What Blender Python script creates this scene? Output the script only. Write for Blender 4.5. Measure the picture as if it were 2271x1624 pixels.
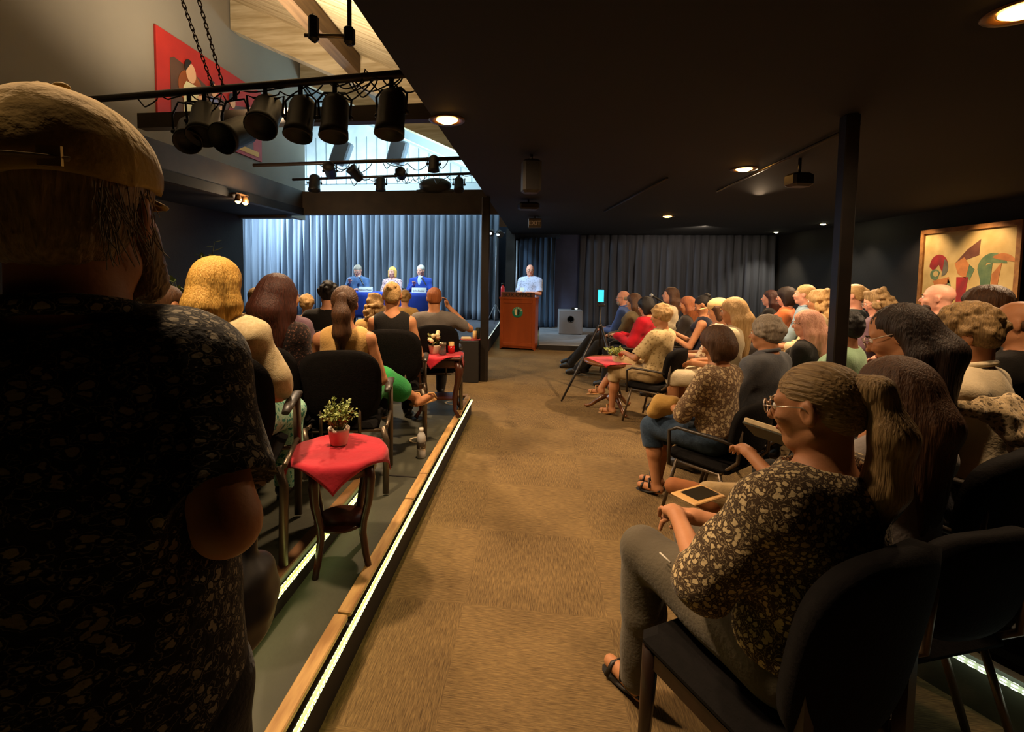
import bpy, math, random
import numpy as np
from mathutils import Vector, Matrix
random.seed(7)
rng = np.random.default_rng(11)
PI = math.pi
for _o in list(bpy.data.objects): bpy.data.objects.remove(_o)
C = bpy.context.scene.collection
SC = bpy.context.scene

# ---------------------------------------------------------------- camera
FPX, PPX, PPY, W_, H_ = 1060.0, 1054.0, 668.0, 2271, 1624
CAM = np.array([0, 0, 1.42])
_a, _p, _r = math.radians(7.53), math.radians(3.4), .012
_f = np.array([-math.sin(_a)*math.cos(_p), math.cos(_a)*math.cos(_p), -math.sin(_p)])
_r0 = np.array([math.cos(_a), math.sin(_a), 0]); _u0 = np.cross(_r0, _f)
_R = _r0*math.cos(_r)+_u0*math.sin(_r); _U = _u0*math.cos(_r)-_r0*math.sin(_r)
cd = bpy.data.cameras.new('camera'); cam = bpy.data.objects.new('camera', cd); C.objects.link(cam)
cd.sensor_fit = 'HORIZONTAL'; cd.sensor_width = 36; cd.lens = 36*FPX/W_
cd.shift_x = (W_/2-PPX)/W_; cd.shift_y = -(H_/2-PPY)/W_
cd.clip_start = .02; cd.clip_end = 100
cam.matrix_world = Matrix(((_R[0], _U[0], -_f[0], CAM[0]), (_R[1], _U[1], -_f[1], CAM[1]), (_R[2], _U[2], -_f[2], CAM[2]), (0, 0, 0, 1)))
SC.camera = cam

def at(px, py, Y=None, Z=None, X=None):
    """world point seen at a photo pixel, on the plane of the given coordinate"""
    d = (px-PPX)/FPX*_R-(py-PPY)/FPX*_U+_f
    t = (Y-CAM[1])/d[1] if Y is not None else (Z-CAM[2])/d[2] if Z is not None else (X-CAM[0])/d[0]
    return CAM+t*d

# ---------------------------------------------------------------- world and exposure
wd = bpy.data.worlds.new('world'); SC.world = wd; wd.use_nodes = True
wd.node_tree.nodes['Background'].inputs[0].default_value = (.9, .6, .38, 1)
wd.node_tree.nodes['Background'].inputs[1].default_value = .008
SC.view_settings.view_transform = 'Standard'; SC.view_settings.look = 'None'
SC.view_settings.gamma = 1; SC.view_settings.use_curve_mapping = False
SC.view_settings.exposure = 1.4
SC.cycles.max_bounces = 5; SC.cycles.diffuse_bounces = 3; SC.cycles.glossy_bounces = 3
SC.cycles.transmission_bounces = 5; SC.cycles.transparent_max_bounces = 6
SC.cycles.use_denoising = True
SC.cycles.caustics_reflective = False; SC.cycles.caustics_refractive = False
SC.cycles.sample_clamp_indirect = 4

def lamp(kind, name, loc, power, color, target=None, **kw):
    l = bpy.data.lights.new(name, kind); l.energy = power; l.color = color
    for k, v in kw.items(): setattr(l, k, v)
    o = bpy.data.objects.new(name, l); C.objects.link(o); o.location = loc
    d = (Vector(target)-Vector(loc)) if target is not None else Vector((0, 0, -1))
    o.rotation_euler = d.to_track_quat('-Z', 'Y').to_euler()
    return o
WARM = (1, .69, .41); COOL = (.62, .84, 1.0)
# house lights: warm cans in the low ceiling (their housings are built further down), plus added fill spots
CANS = [(1.83, 4.69), (2.09, 8.33), (1.72, 2.03), (-.66, 3.06)]
for i, (x, y) in enumerate(CANS):
    lamp('SPOT', 'can_or_fill_lamp', (x, y, 2.37), [155, 90, 34, 66][i], WARM, (x+(.6 if i == 3 else 0), y+[.8, 0, .3, .5][i], 0), spot_size=2.7, spot_blend=.8, shadow_soft_size=.05)
lamp('POINT', 'bracket_lamp_light', (-3.93, 6.1, 2.36), 9, WARM, shadow_soft_size=.05)
lamp('SPOT', 'bracket_lamp_spot', (-3.96, 6.1, 2.33), 30, WARM, (-3.0, 6.0, 0), spot_size=2.4, spot_blend=.8, shadow_soft_size=.05)
lamp('SPOT', 'can_or_fill_lamp', (-.35, 1.6, 2.37), 26, WARM, (.8, 1.4, .9), spot_size=1.4, spot_blend=.8, shadow_soft_size=.06)  # added fill spot above the frame, lights the ponytail woman; no housing
lamp('SPOT', 'can_or_fill_lamp', (2.6, 6.2, 2.37), 60, WARM, (2.4, 5.2, .5), spot_size=2.5, spot_blend=.8, shadow_soft_size=.06)  # added fill spot to brighten the right back rows, no housing
lamp('SPOT', 'stage_spill', (-1.1, 9.6, 2.9), 55, COOL, (.9, 12.2, .8), spot_size=1.1, spot_blend=.8, shadow_soft_size=.1)
lamp('SPOT', 'can_or_fill_lamp', (3.2, 9.9, 2.37), 45, (1, .82, .62), (3.2, 11.6, .8), spot_size=2.5, spot_blend=.8, shadow_soft_size=.06)  # added spot to lift the back drape, not one of the ceiling cans
lamp('SPOT', 'can_or_fill_lamp', (-.35, 6.9, 2.37), 18, WARM, (-.35, 8.9, .5), spot_size=1.2, spot_blend=.8, shadow_soft_size=.05)  # added spot brightening the lectern front, no can there
WASH_FILL = [(5.16, 9.62), (5.2, 9.0), (5.15, 11.35), (5.1, 7.65), (5.1, 6.75), (3.9, 6.6), (3.4, 3.6)]  # wall washers; the last two are added fill spots over the audience
for i, (x, y) in enumerate(WASH_FILL):
    lamp('SPOT', 'washer_or_fill_lamp', (x, y, 2.36), [15, 15, 40, 27, 27, 105, 60][i], (1, .9, .68) if i < 3 else WARM, [(5.3, y, 0), (5.3, y, 0), (5.1, 11.6, .8), (5.5, 7.7, 1), (5.5, 6.7, 1), (3.9, 6.6, 0), (3.2, 3.6, 0)][i], spot_size=1.6 if i < 5 else 2.5, spot_blend=.7, shadow_soft_size=.04)
# stage lights: cool floods on the stage curtain, the panel and the loft above the stage
lamp('AREA', 'stage_flood', (-6.9, 10.2, 2.9), 120, COOL, (-4.6, 11.8, 1.6), shape='RECTANGLE', size=.8, size_y=.4)
lamp('AREA', 'stage_flood', (-4.2, 10.5, 3.2), 30, COOL, (-4.0, 12.2, .9), shape='RECTANGLE', size=5.0, size_y=.2)
lamp('SPOT', 'stage_spot', (-2.9, 8.25, 3.1), 190, COOL, (-2.9, 10.2, .9), spot_size=1.1, spot_blend=.6, shadow_soft_size=.12)
lamp('SPOT', 'stage_spot', (-1.0, 8.35, 2.75), 85, COOL, (-.2, 9.7, 1.25), spot_size=.8, spot_blend=.7, shadow_soft_size=.08)
lamp('AREA', 'loft_uplight', (-2.9, 10.2, 2.95), 85, (.62, .92, 1.0), (-2.7, 10.6, 6), shape='RECTANGLE', size=4.0, size_y=1.2)
# warm house floods over the left seating and loft, with no fixtures
lamp('SPOT', 'house_fill', (-1.3, 1.5, 3.2), 130, WARM, (-.95, 1.35, .8), spot_size=2.0, spot_blend=.8, shadow_soft_size=.1)
lamp('SPOT', 'house_fill', (-2.2, 4.45, 2.8), 125, WARM, (-1.7, 4.4, .8), spot_size=2.3, spot_blend=.8, shadow_soft_size=.1)
lamp('SPOT', 'house_fill', (-.95, .62, 3.42), 34, WARM, (-.62, .5, 1.4), spot_size=.95, spot_blend=.6, shadow_soft_size=.08)  # added rim spot from above for the capped man's cap and shoulders
lamp('SPOT', 'loft_flood', (-2.6, 4.4, 2.95), 170, (1, .78, .52), (-2.9, 5.2, 5.0), spot_size=2.7, spot_blend=.9, shadow_soft_size=.1)

# ---------------------------------------------------------------- materials
def srgb(c):
    if isinstance(c, str): c = [int(c[i:i+2], 16)/255 for i in (0, 2, 4)]
    return tuple((x/12.92 if x <= .04045 else ((x+.055)/1.055)**2.4) for x in c)+(1,)
MATS = {}
def mat(name, col, rough=.6, metal=0, var=None, scale=8, amt=.5, bump=0, bscale=60, stretch=(1, 1, 1), kind='noise', spec=.5, emit=None, es=0, trans=0, sheen=0, thresh=(.35, .65), alpha=1):
    """a procedural material; var = second colour mixed in by a pattern"""
    if name in MATS: return MATS[name]
    m = bpy.data.materials.new(name); m.use_nodes = True; MATS[name] = m
    nt = m.node_tree; N = nt.nodes; L = nt.links; b = N['Principled BSDF']
    b.inputs['Base Color'].default_value = srgb(col)
    b.inputs['Roughness'].default_value = rough; b.inputs['Metallic'].default_value = metal
    b.inputs['Specular IOR Level'].default_value = spec
    if sheen: b.inputs['Sheen Weight'].default_value = sheen
    if trans: b.inputs['Transmission Weight'].default_value = trans
    if alpha < 1: b.inputs['Alpha'].default_value = alpha
    if emit: b.inputs['Emission Color'].default_value = srgb(emit); b.inputs['Emission Strength'].default_value = es
    if var or bump:
        tc = N.new('ShaderNodeTexCoord'); mp = N.new('ShaderNodeMapping'); mp.inputs['Scale'].default_value = stretch
        L.new(tc.outputs['Object'], mp.inputs[0])
    def pat(sc, k):
        if k == 'voronoi':
            t = N.new('ShaderNodeTexVoronoi'); t.inputs['Scale'].default_value = sc; L.new(mp.outputs[0], t.inputs[0]); return t.outputs['Distance']
        if k == 'wave':
            t = N.new('ShaderNodeTexWave'); t.inputs['Scale'].default_value = sc; t.inputs['Distortion'].default_value = 2; L.new(mp.outputs[0], t.inputs[0]); return t.outputs['Fac']
        t = N.new('ShaderNodeTexNoise'); t.inputs['Scale'].default_value = sc; t.inputs['Detail'].default_value = 4; L.new(mp.outputs[0], t.inputs[0]); return t.outputs['Fac']
    if var:
        f = pat(scale, kind); r = N.new('ShaderNodeMapRange'); r.inputs[1].default_value, r.inputs[2].default_value = thresh; r.inputs[4].default_value = amt*2 if amt < .5 else 1
        if amt < .5: r.inputs[4].default_value = amt*2
        L.new(f, r.inputs[0])
        mx = N.new('ShaderNodeMix'); mx.data_type = 'RGBA'; mx.inputs[6].default_value = srgb(col); mx.inputs[7].default_value = srgb(var)
        L.new(r.outputs[0], mx.inputs[0]); L.new(mx.outputs[2], b.inputs['Base Color'])
    if bump:
        bp = N.new('ShaderNodeBump'); bp.inputs['Strength'].default_value = bump; bp.inputs['Distance'].default_value = .01
        L.new(pat(bscale, 'noise'), bp.inputs['Height']); L.new(bp.outputs[0], b.inputs['Normal'])
    return m
def cloth(name, col, var=None, **kw):
    d = dict(rough=.9, spec=.2, bump=.25, bscale=90, sheen=.1); d.update(kw)
    return mat(name, col, var=var or None, **d)

# ---------------------------------------------------------------- tags and objects
def tag(o, label=None, cat=None, group=None, kind=None):
    if label: o['label'] = label
    if cat: o['category'] = cat
    if group: o['group'] = group
    if kind: o['kind'] = kind
    return o
def thing(name, label, cat, loc=(0, 0, 0), rz=0, group=None):
    o = bpy.data.objects.new(name, None); C.objects.link(o); o.empty_display_size = .1
    o.location = loc; o.rotation_euler = (0, 0, rz)
    return tag(o, label, cat, group)
def link(name, me, m=None, parent=None):
    o = bpy.data.objects.new(name, me); C.objects.link(o)
    if m is not None and not me.materials: me.materials.append(m)
    if parent is not None: o.parent = parent
    return o
def copy_tree(o, parent=None):
    c = o.copy(); C.objects.link(c)
    if parent is not None: c.parent = parent
    for ch in [x for x in bpy.data.objects if x.parent == o]: copy_tree(ch, c)
    return c

class MB:
    """collects simple solids, builds them as one mesh"""
    def __init__(s): s.v = []; s.f = []; s.sm = []
    def add(s, v, f, smooth=False):
        n = len(s.v); s.v += [tuple(map(float, q)) for q in v]; s.f += [tuple(i+n for i in q) for q in f]; s.sm += [smooth]*len(f); return s
    def box(s, c, d, rz=0, M=None, bev=0):
        hx, hy, hz = d[0]/2, d[1]/2, d[2]/2
        v = []
        if bev:
            b = min(bev, hx*.9, hy*.9, hz*.9)
            for zz, ins in ((-hz, b), (-hz+b, 0), (hz-b, 0), (hz, b)):
                x, y = hx-ins, hy-ins
                v += [(-x+b, -y, zz), (x-b, -y, zz), (x, -y+b, zz), (x, y-b, zz), (x-b, y, zz), (-x+b, y, zz), (-x, y-b, zz), (-x, -y+b, zz)]
            f = [tuple(range(7, -1, -1)), tuple(range(24, 32))]
            for k in range(3):
                for i in range(8): f.append((k*8+i, k*8+(i+1) % 8, k*8+8+(i+1) % 8, k*8+8+i))
        else:
            v = [(x, y, z) for z in (-hz, hz) for x, y in ((-hx, -hy), (hx, -hy), (hx, hy), (-hx, hy))]
            f = [(3, 2, 1, 0), (4, 5, 6, 7), (0, 1, 5, 4), (1, 2, 6, 5), (2, 3, 7, 6), (3, 0, 4, 7)]
        R = M if M is not None else Matrix.Rotation(rz, 3, 'Z')
        v = [tuple(R @ Vector(q)+Vector(c)) for q in v]
        return s.add(v, f)
    def tube(s, pts, r, n=10, cap=True, flat=None):
        pts = [Vector(p) for p in pts]; m = len(pts)
        rr = r if hasattr(r, '__len__') else [r]*m
        v = []; up = None
        for i, p in enumerate(pts):
            t = (pts[min(i+1, m-1)]-pts[max(i-1, 0)]).normalized()
            if up is None:
                up = Vector((0, 0, 1)) if abs(t.z) < .9 else Vector((1, 0, 0))
            a = t.cross(up).normalized(); b = a.cross(t).normalized(); up = b
            for k in range(n):
                th = 2*PI*k/n; ca, sa = math.cos(th)*rr[i], math.sin(th)*rr[i]*(flat or 1)
                v.append(p+a*ca+b*sa)
        f = [(i*n+k, i*n+(k+1) % n, (i+1)*n+(k+1) % n, (i+1)*n+k) for i in range(m-1) for k in range(n)]
        s.add(v, f, True)
        if cap:
            q = len(s.v)-len(v)
            s.f += [tuple(q+k for k in range(n-1, -1, -1)), tuple(q+(m-1)*n+k for k in range(n))]; s.sm += [False, False]
        return s
    def lathe(s, prof, c=(0, 0, 0), n=24, M=None, cap=True, sq=None):
        v = []
        for r, z in prof:
            for k in range(n):
                th = 2*PI*k/n; rr = r
                if sq: rr = r/ (abs(math.cos(th))**sq+abs(math.sin(th))**sq)**(1/sq)
                p = Vector((rr*math.cos(th), rr*math.sin(th), z)); p = (M @ p if M is not None else p)+Vector(c); v.append(p)
        m = len(prof)
        f = [(i*n+k, i*n+(k+1) % n, (i+1)*n+(k+1) % n, (i+1)*n+k) for i in range(m-1) for k in range(n)]
        q = len(s.v); s.add(v, f, True)
        if cap:
            s.f += [tuple(q+k for k in range(n-1, -1, -1)), tuple(q+(m-1)*n+k for k in range(n))]; s.sm += [False, False]
        return s
    def ball(s, c, r, n=12, m=8, M=None):
        r = r if hasattr(r, '__len__') else (r, r, r); v = []
        for i in range(m+1):
            ph = PI*i/m
            for k in range(n):
                th = 2*PI*k/n; p = Vector((r[0]*math.sin(ph)*math.cos(th), r[1]*math.sin(ph)*math.sin(th), -r[2]*math.cos(ph)))
                v.append((M @ p if M is not None else p)+Vector(c))
        f = [(i*n+k, i*n+(k+1) % n, (i+1)*n+(k+1) % n, (i+1)*n+k) for i in range(m) for k in range(n)]
        return s.add(v, f, True)
    def prism(s, poly, h, M=None, c=(0, 0, 0)):
        n = len(poly); v = [(x, y, 0) for x, y in poly]+[(x, y, h) for x, y in poly]
        a = sum(poly[i][0]*poly[(i+1) % n][1]-poly[(i+1) % n][0]*poly[i][1] for i in range(n))
        if a < 0: v = [(x, y, 0) for x, y in poly[::-1]]+[(x, y, h) for x, y in poly[::-1]]
        v = [(M @ Vector(q) if M is not None else Vector(q))+Vector(c) for q in v]
        f = [tuple(range(n-1, -1, -1)), tuple(range(n, 2*n))]+[(i, (i+1) % n, n+(i+1) % n, n+i) for i in range(n)]
        return s.add(v, f)
    def grid(s, P, thick=0, smooth=True):
        """P: rows of points -> sheet with thickness"""
        a, b = len(P), len(P[0]); v = [Vector(p) for r in P for p in r]
        f = [(i*b+k, i*b+k+1, (i+1)*b+k+1, (i+1)*b+k) for i in range(a-1) for k in range(b-1)]
        if not thick: return s.add(v, f, smooth)
        nrm = [Vector((0, 0, 0)) for _ in v]
        for q in f:
            nn = (v[q[1]]-v[q[0]]).cross(v[q[3]]-v[q[0]])
            for i in q: nrm[i] = nrm[i]+nn
        w = [p-nr.normalized()*thick for p, nr in zip(v, nrm)]; N = a*b
        F = f+[tuple(N+i for i in q[::-1]) for q in f]
        bd = [k for k in range(b)]+[i*b+b-1 for i in range(1, a)]+[(a-1)*b+k for k in range(b-2, -1, -1)]+[i*b for i in range(a-2, 0, -1)]
        F += [(bd[(i+1) % len(bd)], bd[i], N+bd[i], N+bd[(i+1) % len(bd)]) for i in range(len(bd))]
        return s.add(v+w, F, smooth)
    def mesh(s, name='m'):
        me = bpy.data.meshes.new(name); me.from_pydata([tuple(p) for p in s.v], [], s.f)
        me.polygons.foreach_set('use_smooth', s.sm); me.update(); return me
    def build(s, name, m=None, parent=None): return link(name, s.mesh(name), m, parent)

# ---------------------------------------------------------------- smooth bodies: blended solids sampled on a grid, meshed with surface nets
def cap_(a, ra, b, rb, k=.02): return ('c', np.array(a, float), ra, np.array(b, float), rb, k)
def ell(c, r, M=None, k=.02): return ('e', np.array(c, float), np.array(r, float), M, k)
def sub(p): return ('-',)+p
def blob_mesh(prims, vox, disp=None, name='body'):
    P = [p[1:] if p[0] == '-' else p for p in prims]
    lo = np.array([1e9]*3); hi = -lo; bb = []
    for p, q in zip(P, prims):
        if p[0] == 'c':
            a, ra, b, rb = p[1:5]; m0 = np.minimum(a-ra, b-rb); m1 = np.maximum(a+ra, b+rb)
        else:
            R = max(p[2]) if p[3] is not None else p[2]; m0 = p[1]-R; m1 = p[1]+R
        bb.append((m0, m1))
        if q[0] != '-': lo = np.minimum(lo, m0); hi = np.maximum(hi, m1)
    pad = .02+2*vox; lo = lo-pad; hi = hi+pad; dim = np.ceil((hi-lo)/vox).astype(int)+1
    D = np.full(dim, .5, np.float32)
    ax = [(lo[i]+vox*np.arange(dim[i])).astype(np.float32) for i in range(3)]
    for (m0, m1), p, q in zip(bb, P, prims):
        k = p[-1]; e = k+2.5*vox+.004
        i0 = np.maximum(np.floor((m0-e-lo)/vox).astype(int), 0); i1 = np.minimum(np.ceil((m1+e-lo)/vox).astype(int)+1, dim)
        if (i1 <= i0).any(): continue
        X, Y, Z = np.meshgrid(ax[0][i0[0]:i1[0]], ax[1][i0[1]:i1[1]], ax[2][i0[2]:i1[2]], indexing='ij', sparse=True)
        if p[0] == 'c':
            a, ra, b, rb = p[1:5]; d = b-a; L2 = max(float(d@d), 1e-9)
            t = np.clip(((X-a[0])*d[0]+(Y-a[1])*d[1]+(Z-a[2])*d[2])/L2, 0, 1)
            dd = np.sqrt((X-a[0]-t*d[0])**2+(Y-a[1]-t*d[1])**2+(Z-a[2]-t*d[2])**2)-(ra+(rb-ra)*t)
        else:
            c, r, M = p[1:4]; x, y, z = X-c[0], Y-c[1], Z-c[2]
            if M is not None:
                M = np.array(M); x, y, z = (M[0, 0]*x+M[1, 0]*y+M[2, 0]*z), (M[0, 1]*x+M[1, 1]*y+M[2, 1]*z), (M[0, 2]*x+M[1, 2]*y+M[2, 2]*z)
            k0 = np.sqrt((x/r[0])**2+(y/r[1])**2+(z/r[2])**2); k1 = np.sqrt((x/r[0]**2)**2+(y/r[1]**2)**2+(z/r[2]**2)**2)+1e-9
            dd = k0*(k0-1)/k1
        sl = tuple(slice(i0[i], i1[i]) for i in range(3)); D0 = D[sl]
        if q[0] == '-':
            dd = -dd; h = np.maximum(k-np.abs(D0-dd), 0)/max(k, 1e-6); D[sl] = np.maximum(D0, dd)+h*h*k/4
        else:
            h = np.maximum(k-np.abs(D0-dd), 0)/max(k, 1e-6); D[sl] = np.minimum(D0, dd)-h*h*k/4
    if disp is not None:
        idx = np.argwhere(np.abs(D) < .03); i, j, k = idx.T
        D[i, j, k] += disp(ax[0][i], ax[1][j], ax[2][k]).astype(np.float32)
    D[0] = D[-1] = .5; D[:, 0] = D[:, -1] = .5; D[:, :, 0] = D[:, :, -1] = .5
    S = D < 0
    cnt = np.zeros(np.array(dim)-1, np.int8)
    for dx in (0, 1):
        for dy in (0, 1):
            for dz in (0, 1): cnt += S[dx:dim[0]-1+dx, dy:dim[1]-1+dy, dz:dim[2]-1+dz]
    act = np.argwhere((cnt > 0) & (cnt < 8)); n = len(act)
    me = bpy.data.meshes.new(name)
    if n == 0: return me
    idm = np.full(cnt.shape, -1, np.int64); idm[tuple(act.T)] = np.arange(n)
    acc = np.zeros((n, 3)); num = np.zeros(n)
    cor = [(0, 0, 0), (1, 0, 0), (0, 1, 0), (1, 1, 0), (0, 0, 1), (1, 0, 1), (0, 1, 1), (1, 1, 1)]
    val = [D[act[:, 0]+c[0], act[:, 1]+c[1], act[:, 2]+c[2]] for c in cor]
    for a, b in ((0, 1), (2, 3), (4, 5), (6, 7), (0, 2), (1, 3), (4, 6), (5, 7), (0, 4), (1, 5), (2, 6), (3, 7)):
        va, vb = val[a], val[b]; mk = (va < 0) != (vb < 0)
        t = np.where(mk, va/np.where(mk, va-vb, 1), 0)[:, None]
        acc += np.where(mk[:, None], np.array(cor[a])*(1-t)+np.array(cor[b])*t, 0); num += mk
    V = (act+acc/num[:, None])*vox+lo
    Q = []
    for axn in range(3):
        sl0 = [slice(1, -1)]*3; sl1 = [slice(1, -1)]*3; sl0[axn] = slice(0, -1); sl1[axn] = slice(1, None)
        A, B = S[tuple(sl0)], S[tuple(sl1)]
        e = np.argwhere(A != B); off = np.ones(3, int); off[axn] = 0; g = e+off
        inn = A[tuple(e.T)]
        u, v = (axn+1) % 3, (axn+2) % 3
        def cell(du, dv):
            c = g.copy(); c[:, u] -= du; c[:, v] -= dv; return idm[tuple(c.T)]
        q = np.stack([cell(1, 1), cell(0, 1), cell(0, 0), cell(1, 0)], 1)
        q[~inn] = q[~inn][:, ::-1]; Q.append(q)
    Q = np.concatenate(Q); Q = Q[(Q >= 0).all(1)]
    # light smoothing
    for _ in range(2):
        s = np.zeros_like(V); c = np.zeros(n)
        for a in range(4):
            b = (a+1) % 4
            for p_, q_ in ((a, b), (b, a)):
                for ch in range(3): s[:, ch] += np.bincount(Q[:, p_], V[Q[:, q_], ch], n)
                c += np.bincount(Q[:, p_], minlength=n)
        V = V*.5+.5*s/np.maximum(c, 1)[:, None]
    me.vertices.add(n); me.vertices.foreach_set('co', V.astype(np.float32).ravel())
    m = len(Q); me.loops.add(m*4); me.loops.foreach_set('vertex_index', Q.astype(np.int32).ravel())
    me.polygons.add(m); me.polygons.foreach_set('loop_start', np.arange(0, m*4, 4, dtype=np.int32))
    me.polygons.foreach_set('use_smooth', np.ones(m, bool)); me.update(calc_edges=True)
    return me
def blob(name, prims, vox, m, parent, disp=None):
    return link(name, blob_mesh(prims, vox, disp, name), m, parent)
# ---------------------------------------------------------------- room shell
CZ = 2.39                      # low ceiling
def structure(name, mb, m): return tag(mb.build(name, m), kind='structure')
M_black = mat('black_paint', '16120f', rough=.75, var='1d1814', scale=3, bump=.15, bscale=30)
M_ceil = mat('black_ceiling_paint', '090706', rough=.8, var='0c0a08', scale=2)
M_navy = mat('dark_navy_paint', '262a3a', rough=.8, var='1f2230', scale=2)
M_grey = mat('grey_wall_paint', '8a8478', rough=.8, var='7d776c', scale=.8, amt=.4)
# carpet of alternating tiles
def carpet():
    m = bpy.data.materials.new('carpet_tiles'); m.use_nodes = True; nt = m.node_tree; N, L = nt.nodes, nt.links; b = N['Principled BSDF']
    tc = N.new('ShaderNodeTexCoord')
    def mapp(loc, sc):
        q = N.new('ShaderNodeMapping'); q.inputs['Location'].default_value = loc; q.inputs['Scale'].default_value = sc; L.new(tc.outputs['Object'], q.inputs[0]); return q
    t = .6
    ck = N.new('ShaderNodeTexChecker'); ck.inputs['Scale'].default_value = 1; ck.inputs[1].default_value = (1, 1, 1, 1); ck.inputs[2].default_value = (0, 0, 0, 1)
    L.new(mapp((.29/t, -1.95/t, .5), (1/t, 1/t, 0)).outputs[0], ck.inputs[0])
    def grain(sc, seed):
        n = N.new('ShaderNodeTexNoise'); n.inputs['Scale'].default_value = 1; n.inputs['Detail'].default_value = 3; n.inputs['Roughness'].default_value = .65
        L.new(mapp((seed, seed, 0), sc).outputs[0], n.inputs[0]); return n
    g1, g2 = grain((240, 20, 1), 3), grain((20, 240, 1), 9)
    mx = N.new('ShaderNodeMix'); L.new(ck.outputs[1], mx.inputs[0]); L.new(g1.outputs[0], mx.inputs[2]); L.new(g2.outputs[0], mx.inputs[3])
    blot = N.new('ShaderNodeTexNoise'); blot.inputs['Scale'].default_value = 2.2; blot.inputs['Detail'].default_value = 5; L.new(tc.outputs['Object'], blot.inputs[0])
    ad = N.new('ShaderNodeMath'); ad.operation = 'MULTIPLY_ADD'; ad.inputs[1].default_value = .45; L.new(blot.outputs[0], ad.inputs[0]); L.new(mx.outputs[0], ad.inputs[2])
    a2 = N.new('ShaderNodeMath'); a2.operation = 'MULTIPLY_ADD'; a2.inputs[1].default_value = .035; L.new(ck.outputs[1], a2.inputs[0]); L.new(ad.outputs[0], a2.inputs[2]); ad = a2
    cr = N.new('ShaderNodeValToRGB'); cr.color_ramp.elements[0].position = .44; cr.color_ramp.elements[1].position = 1.0
    cr.color_ramp.elements[0].color = srgb('3e3022'); cr.color_ramp.elements[1].color = srgb('90774f'); L.new(ad.outputs[0], cr.inputs[0])
    L.new(cr.outputs[0], b.inputs['Base Color']); b.inputs['Roughness'].default_value = .95; b.inputs['Specular IOR Level'].default_value = .15
    bp = N.new('ShaderNodeBump'); bp.inputs['Strength'].default_value = .35; bp.inputs['Distance'].default_value = .005; L.new(mx.outputs[0], bp.inputs['Height']); L.new(bp.outputs[0], b.inputs['Normal'])
    return m
structure('trim_9', MB().box((5.42, 5.0, 2.33), (.36, 14.4, .12)), mat('dark_brown_soffit', '2e2018', rough=.6)) if False else None
structure('floor', MB().box((-1.2, 5, -.05), (15, 15.2, .1)), carpet())
LX, RX, BY, FY = -5.3, 5.6, 12.3, -2.0
structure('ceiling', MB().box(((RX-.68)/2, (BY+FY)/2, CZ+.06), (RX+.68, BY-FY, .12)), M_ceil)
structure('ceiling_left', MB().box((-4.75, 3.0, CZ+.06), (1.3, 10, .12)), M_ceil)
structure('ceiling_rear', MB().box((-2.4, -1.35, CZ+.06), (3.6, 1.3, .12)), M_ceil)
structure('wall_right', MB().box((RX+.06, (BY+FY)/2, 1.3), (.12, BY-FY, 2.6)), M_black)
structure('wall_left', MB().box((LX-.06, 3.0, 1.25), (.12, 10, 2.5)), M_black)
structure('wall_rear', MB().box((.15, FY-.06, 2.9), (11.1, .12, 5.8)), M_black)
# back wall: right of the stage, behind the drapes
structure('wall_back', MB().box((2.2, 12.36, 1.3), (7.1, .12, 2.6)), M_navy)
# tall stage back wall (white boards) and stage side walls
M_white = mat('white_painted_boards', 'cfd6d8', rough=.7, var='b8c0c4', scale=3, amt=.4)
M_trimw = mat('pale_painted_beam', '9aa3a6', rough=.7)
bw = MB().box((-4.9, 12.36, 3.0), (7.2, .12, 6.0))
structure('wall_stage_back', bw, M_white)
mbt = MB()
for k in range(26): mbt.box((-8.2+k*.28, 12.295, 3.85), (.011, .02, 2.2))
structure('trim_1', mbt, mat('dark_board_seam', '77858a', rough=.8))
structure('trim_2', MB().box((-4.2, 12.26, 3.62), (6.4, .1, .17)), M_trimw)
structure('wall_stage_left', MB().box((-8.5, 10.2, 3.0), (.12, 4.3, 6.0)), M_black)
structure('wall_stage_front', MB().box((-6.9, 8.06, 3.0), (3.1, .12, 6.0)), M_black)
structure('wall_stage_right', MB().box((-.62, 10.2, 4.2), (.1, 4.3, 3.5)), M_white)
structure('wall_loft_right', MB().box((-.62, 3.0, 4.2), (.1, 10.2, 3.5)), M_black)
# upper left grey wall over the seating, bulkhead under it, front header
structure('wall_loft_left', MB().box((-4.58, 3.4, 4.2), (.12, 10.9, 3.6)), M_grey)
M_bulk = mat('brown_black_paint', '3a2d20', rough=.6, var='2c2218', scale=4)
structure('trim_3', MB().box((-4.17+.0, 3.0, 2.6), (.1, 10, .42)).box((-4.38, 3.0, 2.79), (.34, 10, .04)), M_bulk)
structure('beam_front', MB().box((-2.55, 8.05, 2.6), (3.8, .16, .40)), M_bulk)
structure('beam_front_left', MB().box((-4.9, 8.02, 2.49), (1.0, .18, .30)), M_bulk)
# ---- timber roof over the loft: shed slope falling to the right
M_deck = mat('rough_roof_boards', 'cdbd9c', rough=.8, var='94825f', scale=2.2, stretch=(.6, 9, .6), bump=.5, bscale=4, thresh=(.3, .75))
M_glulam = mat('pale_glulam', 'd0c0a0', rough=.7, var='ab9874', scale=2, stretch=(.8, .8, 8), bump=.2, bscale=10)
M_purlin = mat('brown_timber', '6d563c', rough=.7, var='57432e', scale=3, stretch=(6, .5, 6))
SL = -.45
def roofz(x): return 5.32+SL*(x+4.5)
def sloped(y0, y1, x0=-4.6, x1=-.55, dz=0, th=.08):
    v = [(x0, y0, roofz(x0)+dz), (x1, y0, roofz(x1)+dz), (x1, y1, roofz(x1)+dz), (x0, y1, roofz(x0)+dz)]
    v += [(x, y, z+th) for x, y, z in v]
    return v, [(3, 2, 1, 0), (4, 5, 6, 7), (0, 1, 5, 4), (1, 2, 6, 5), (2, 3, 7, 6), (3, 0, 4, 7)]
mb = MB(); y = FY
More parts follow.
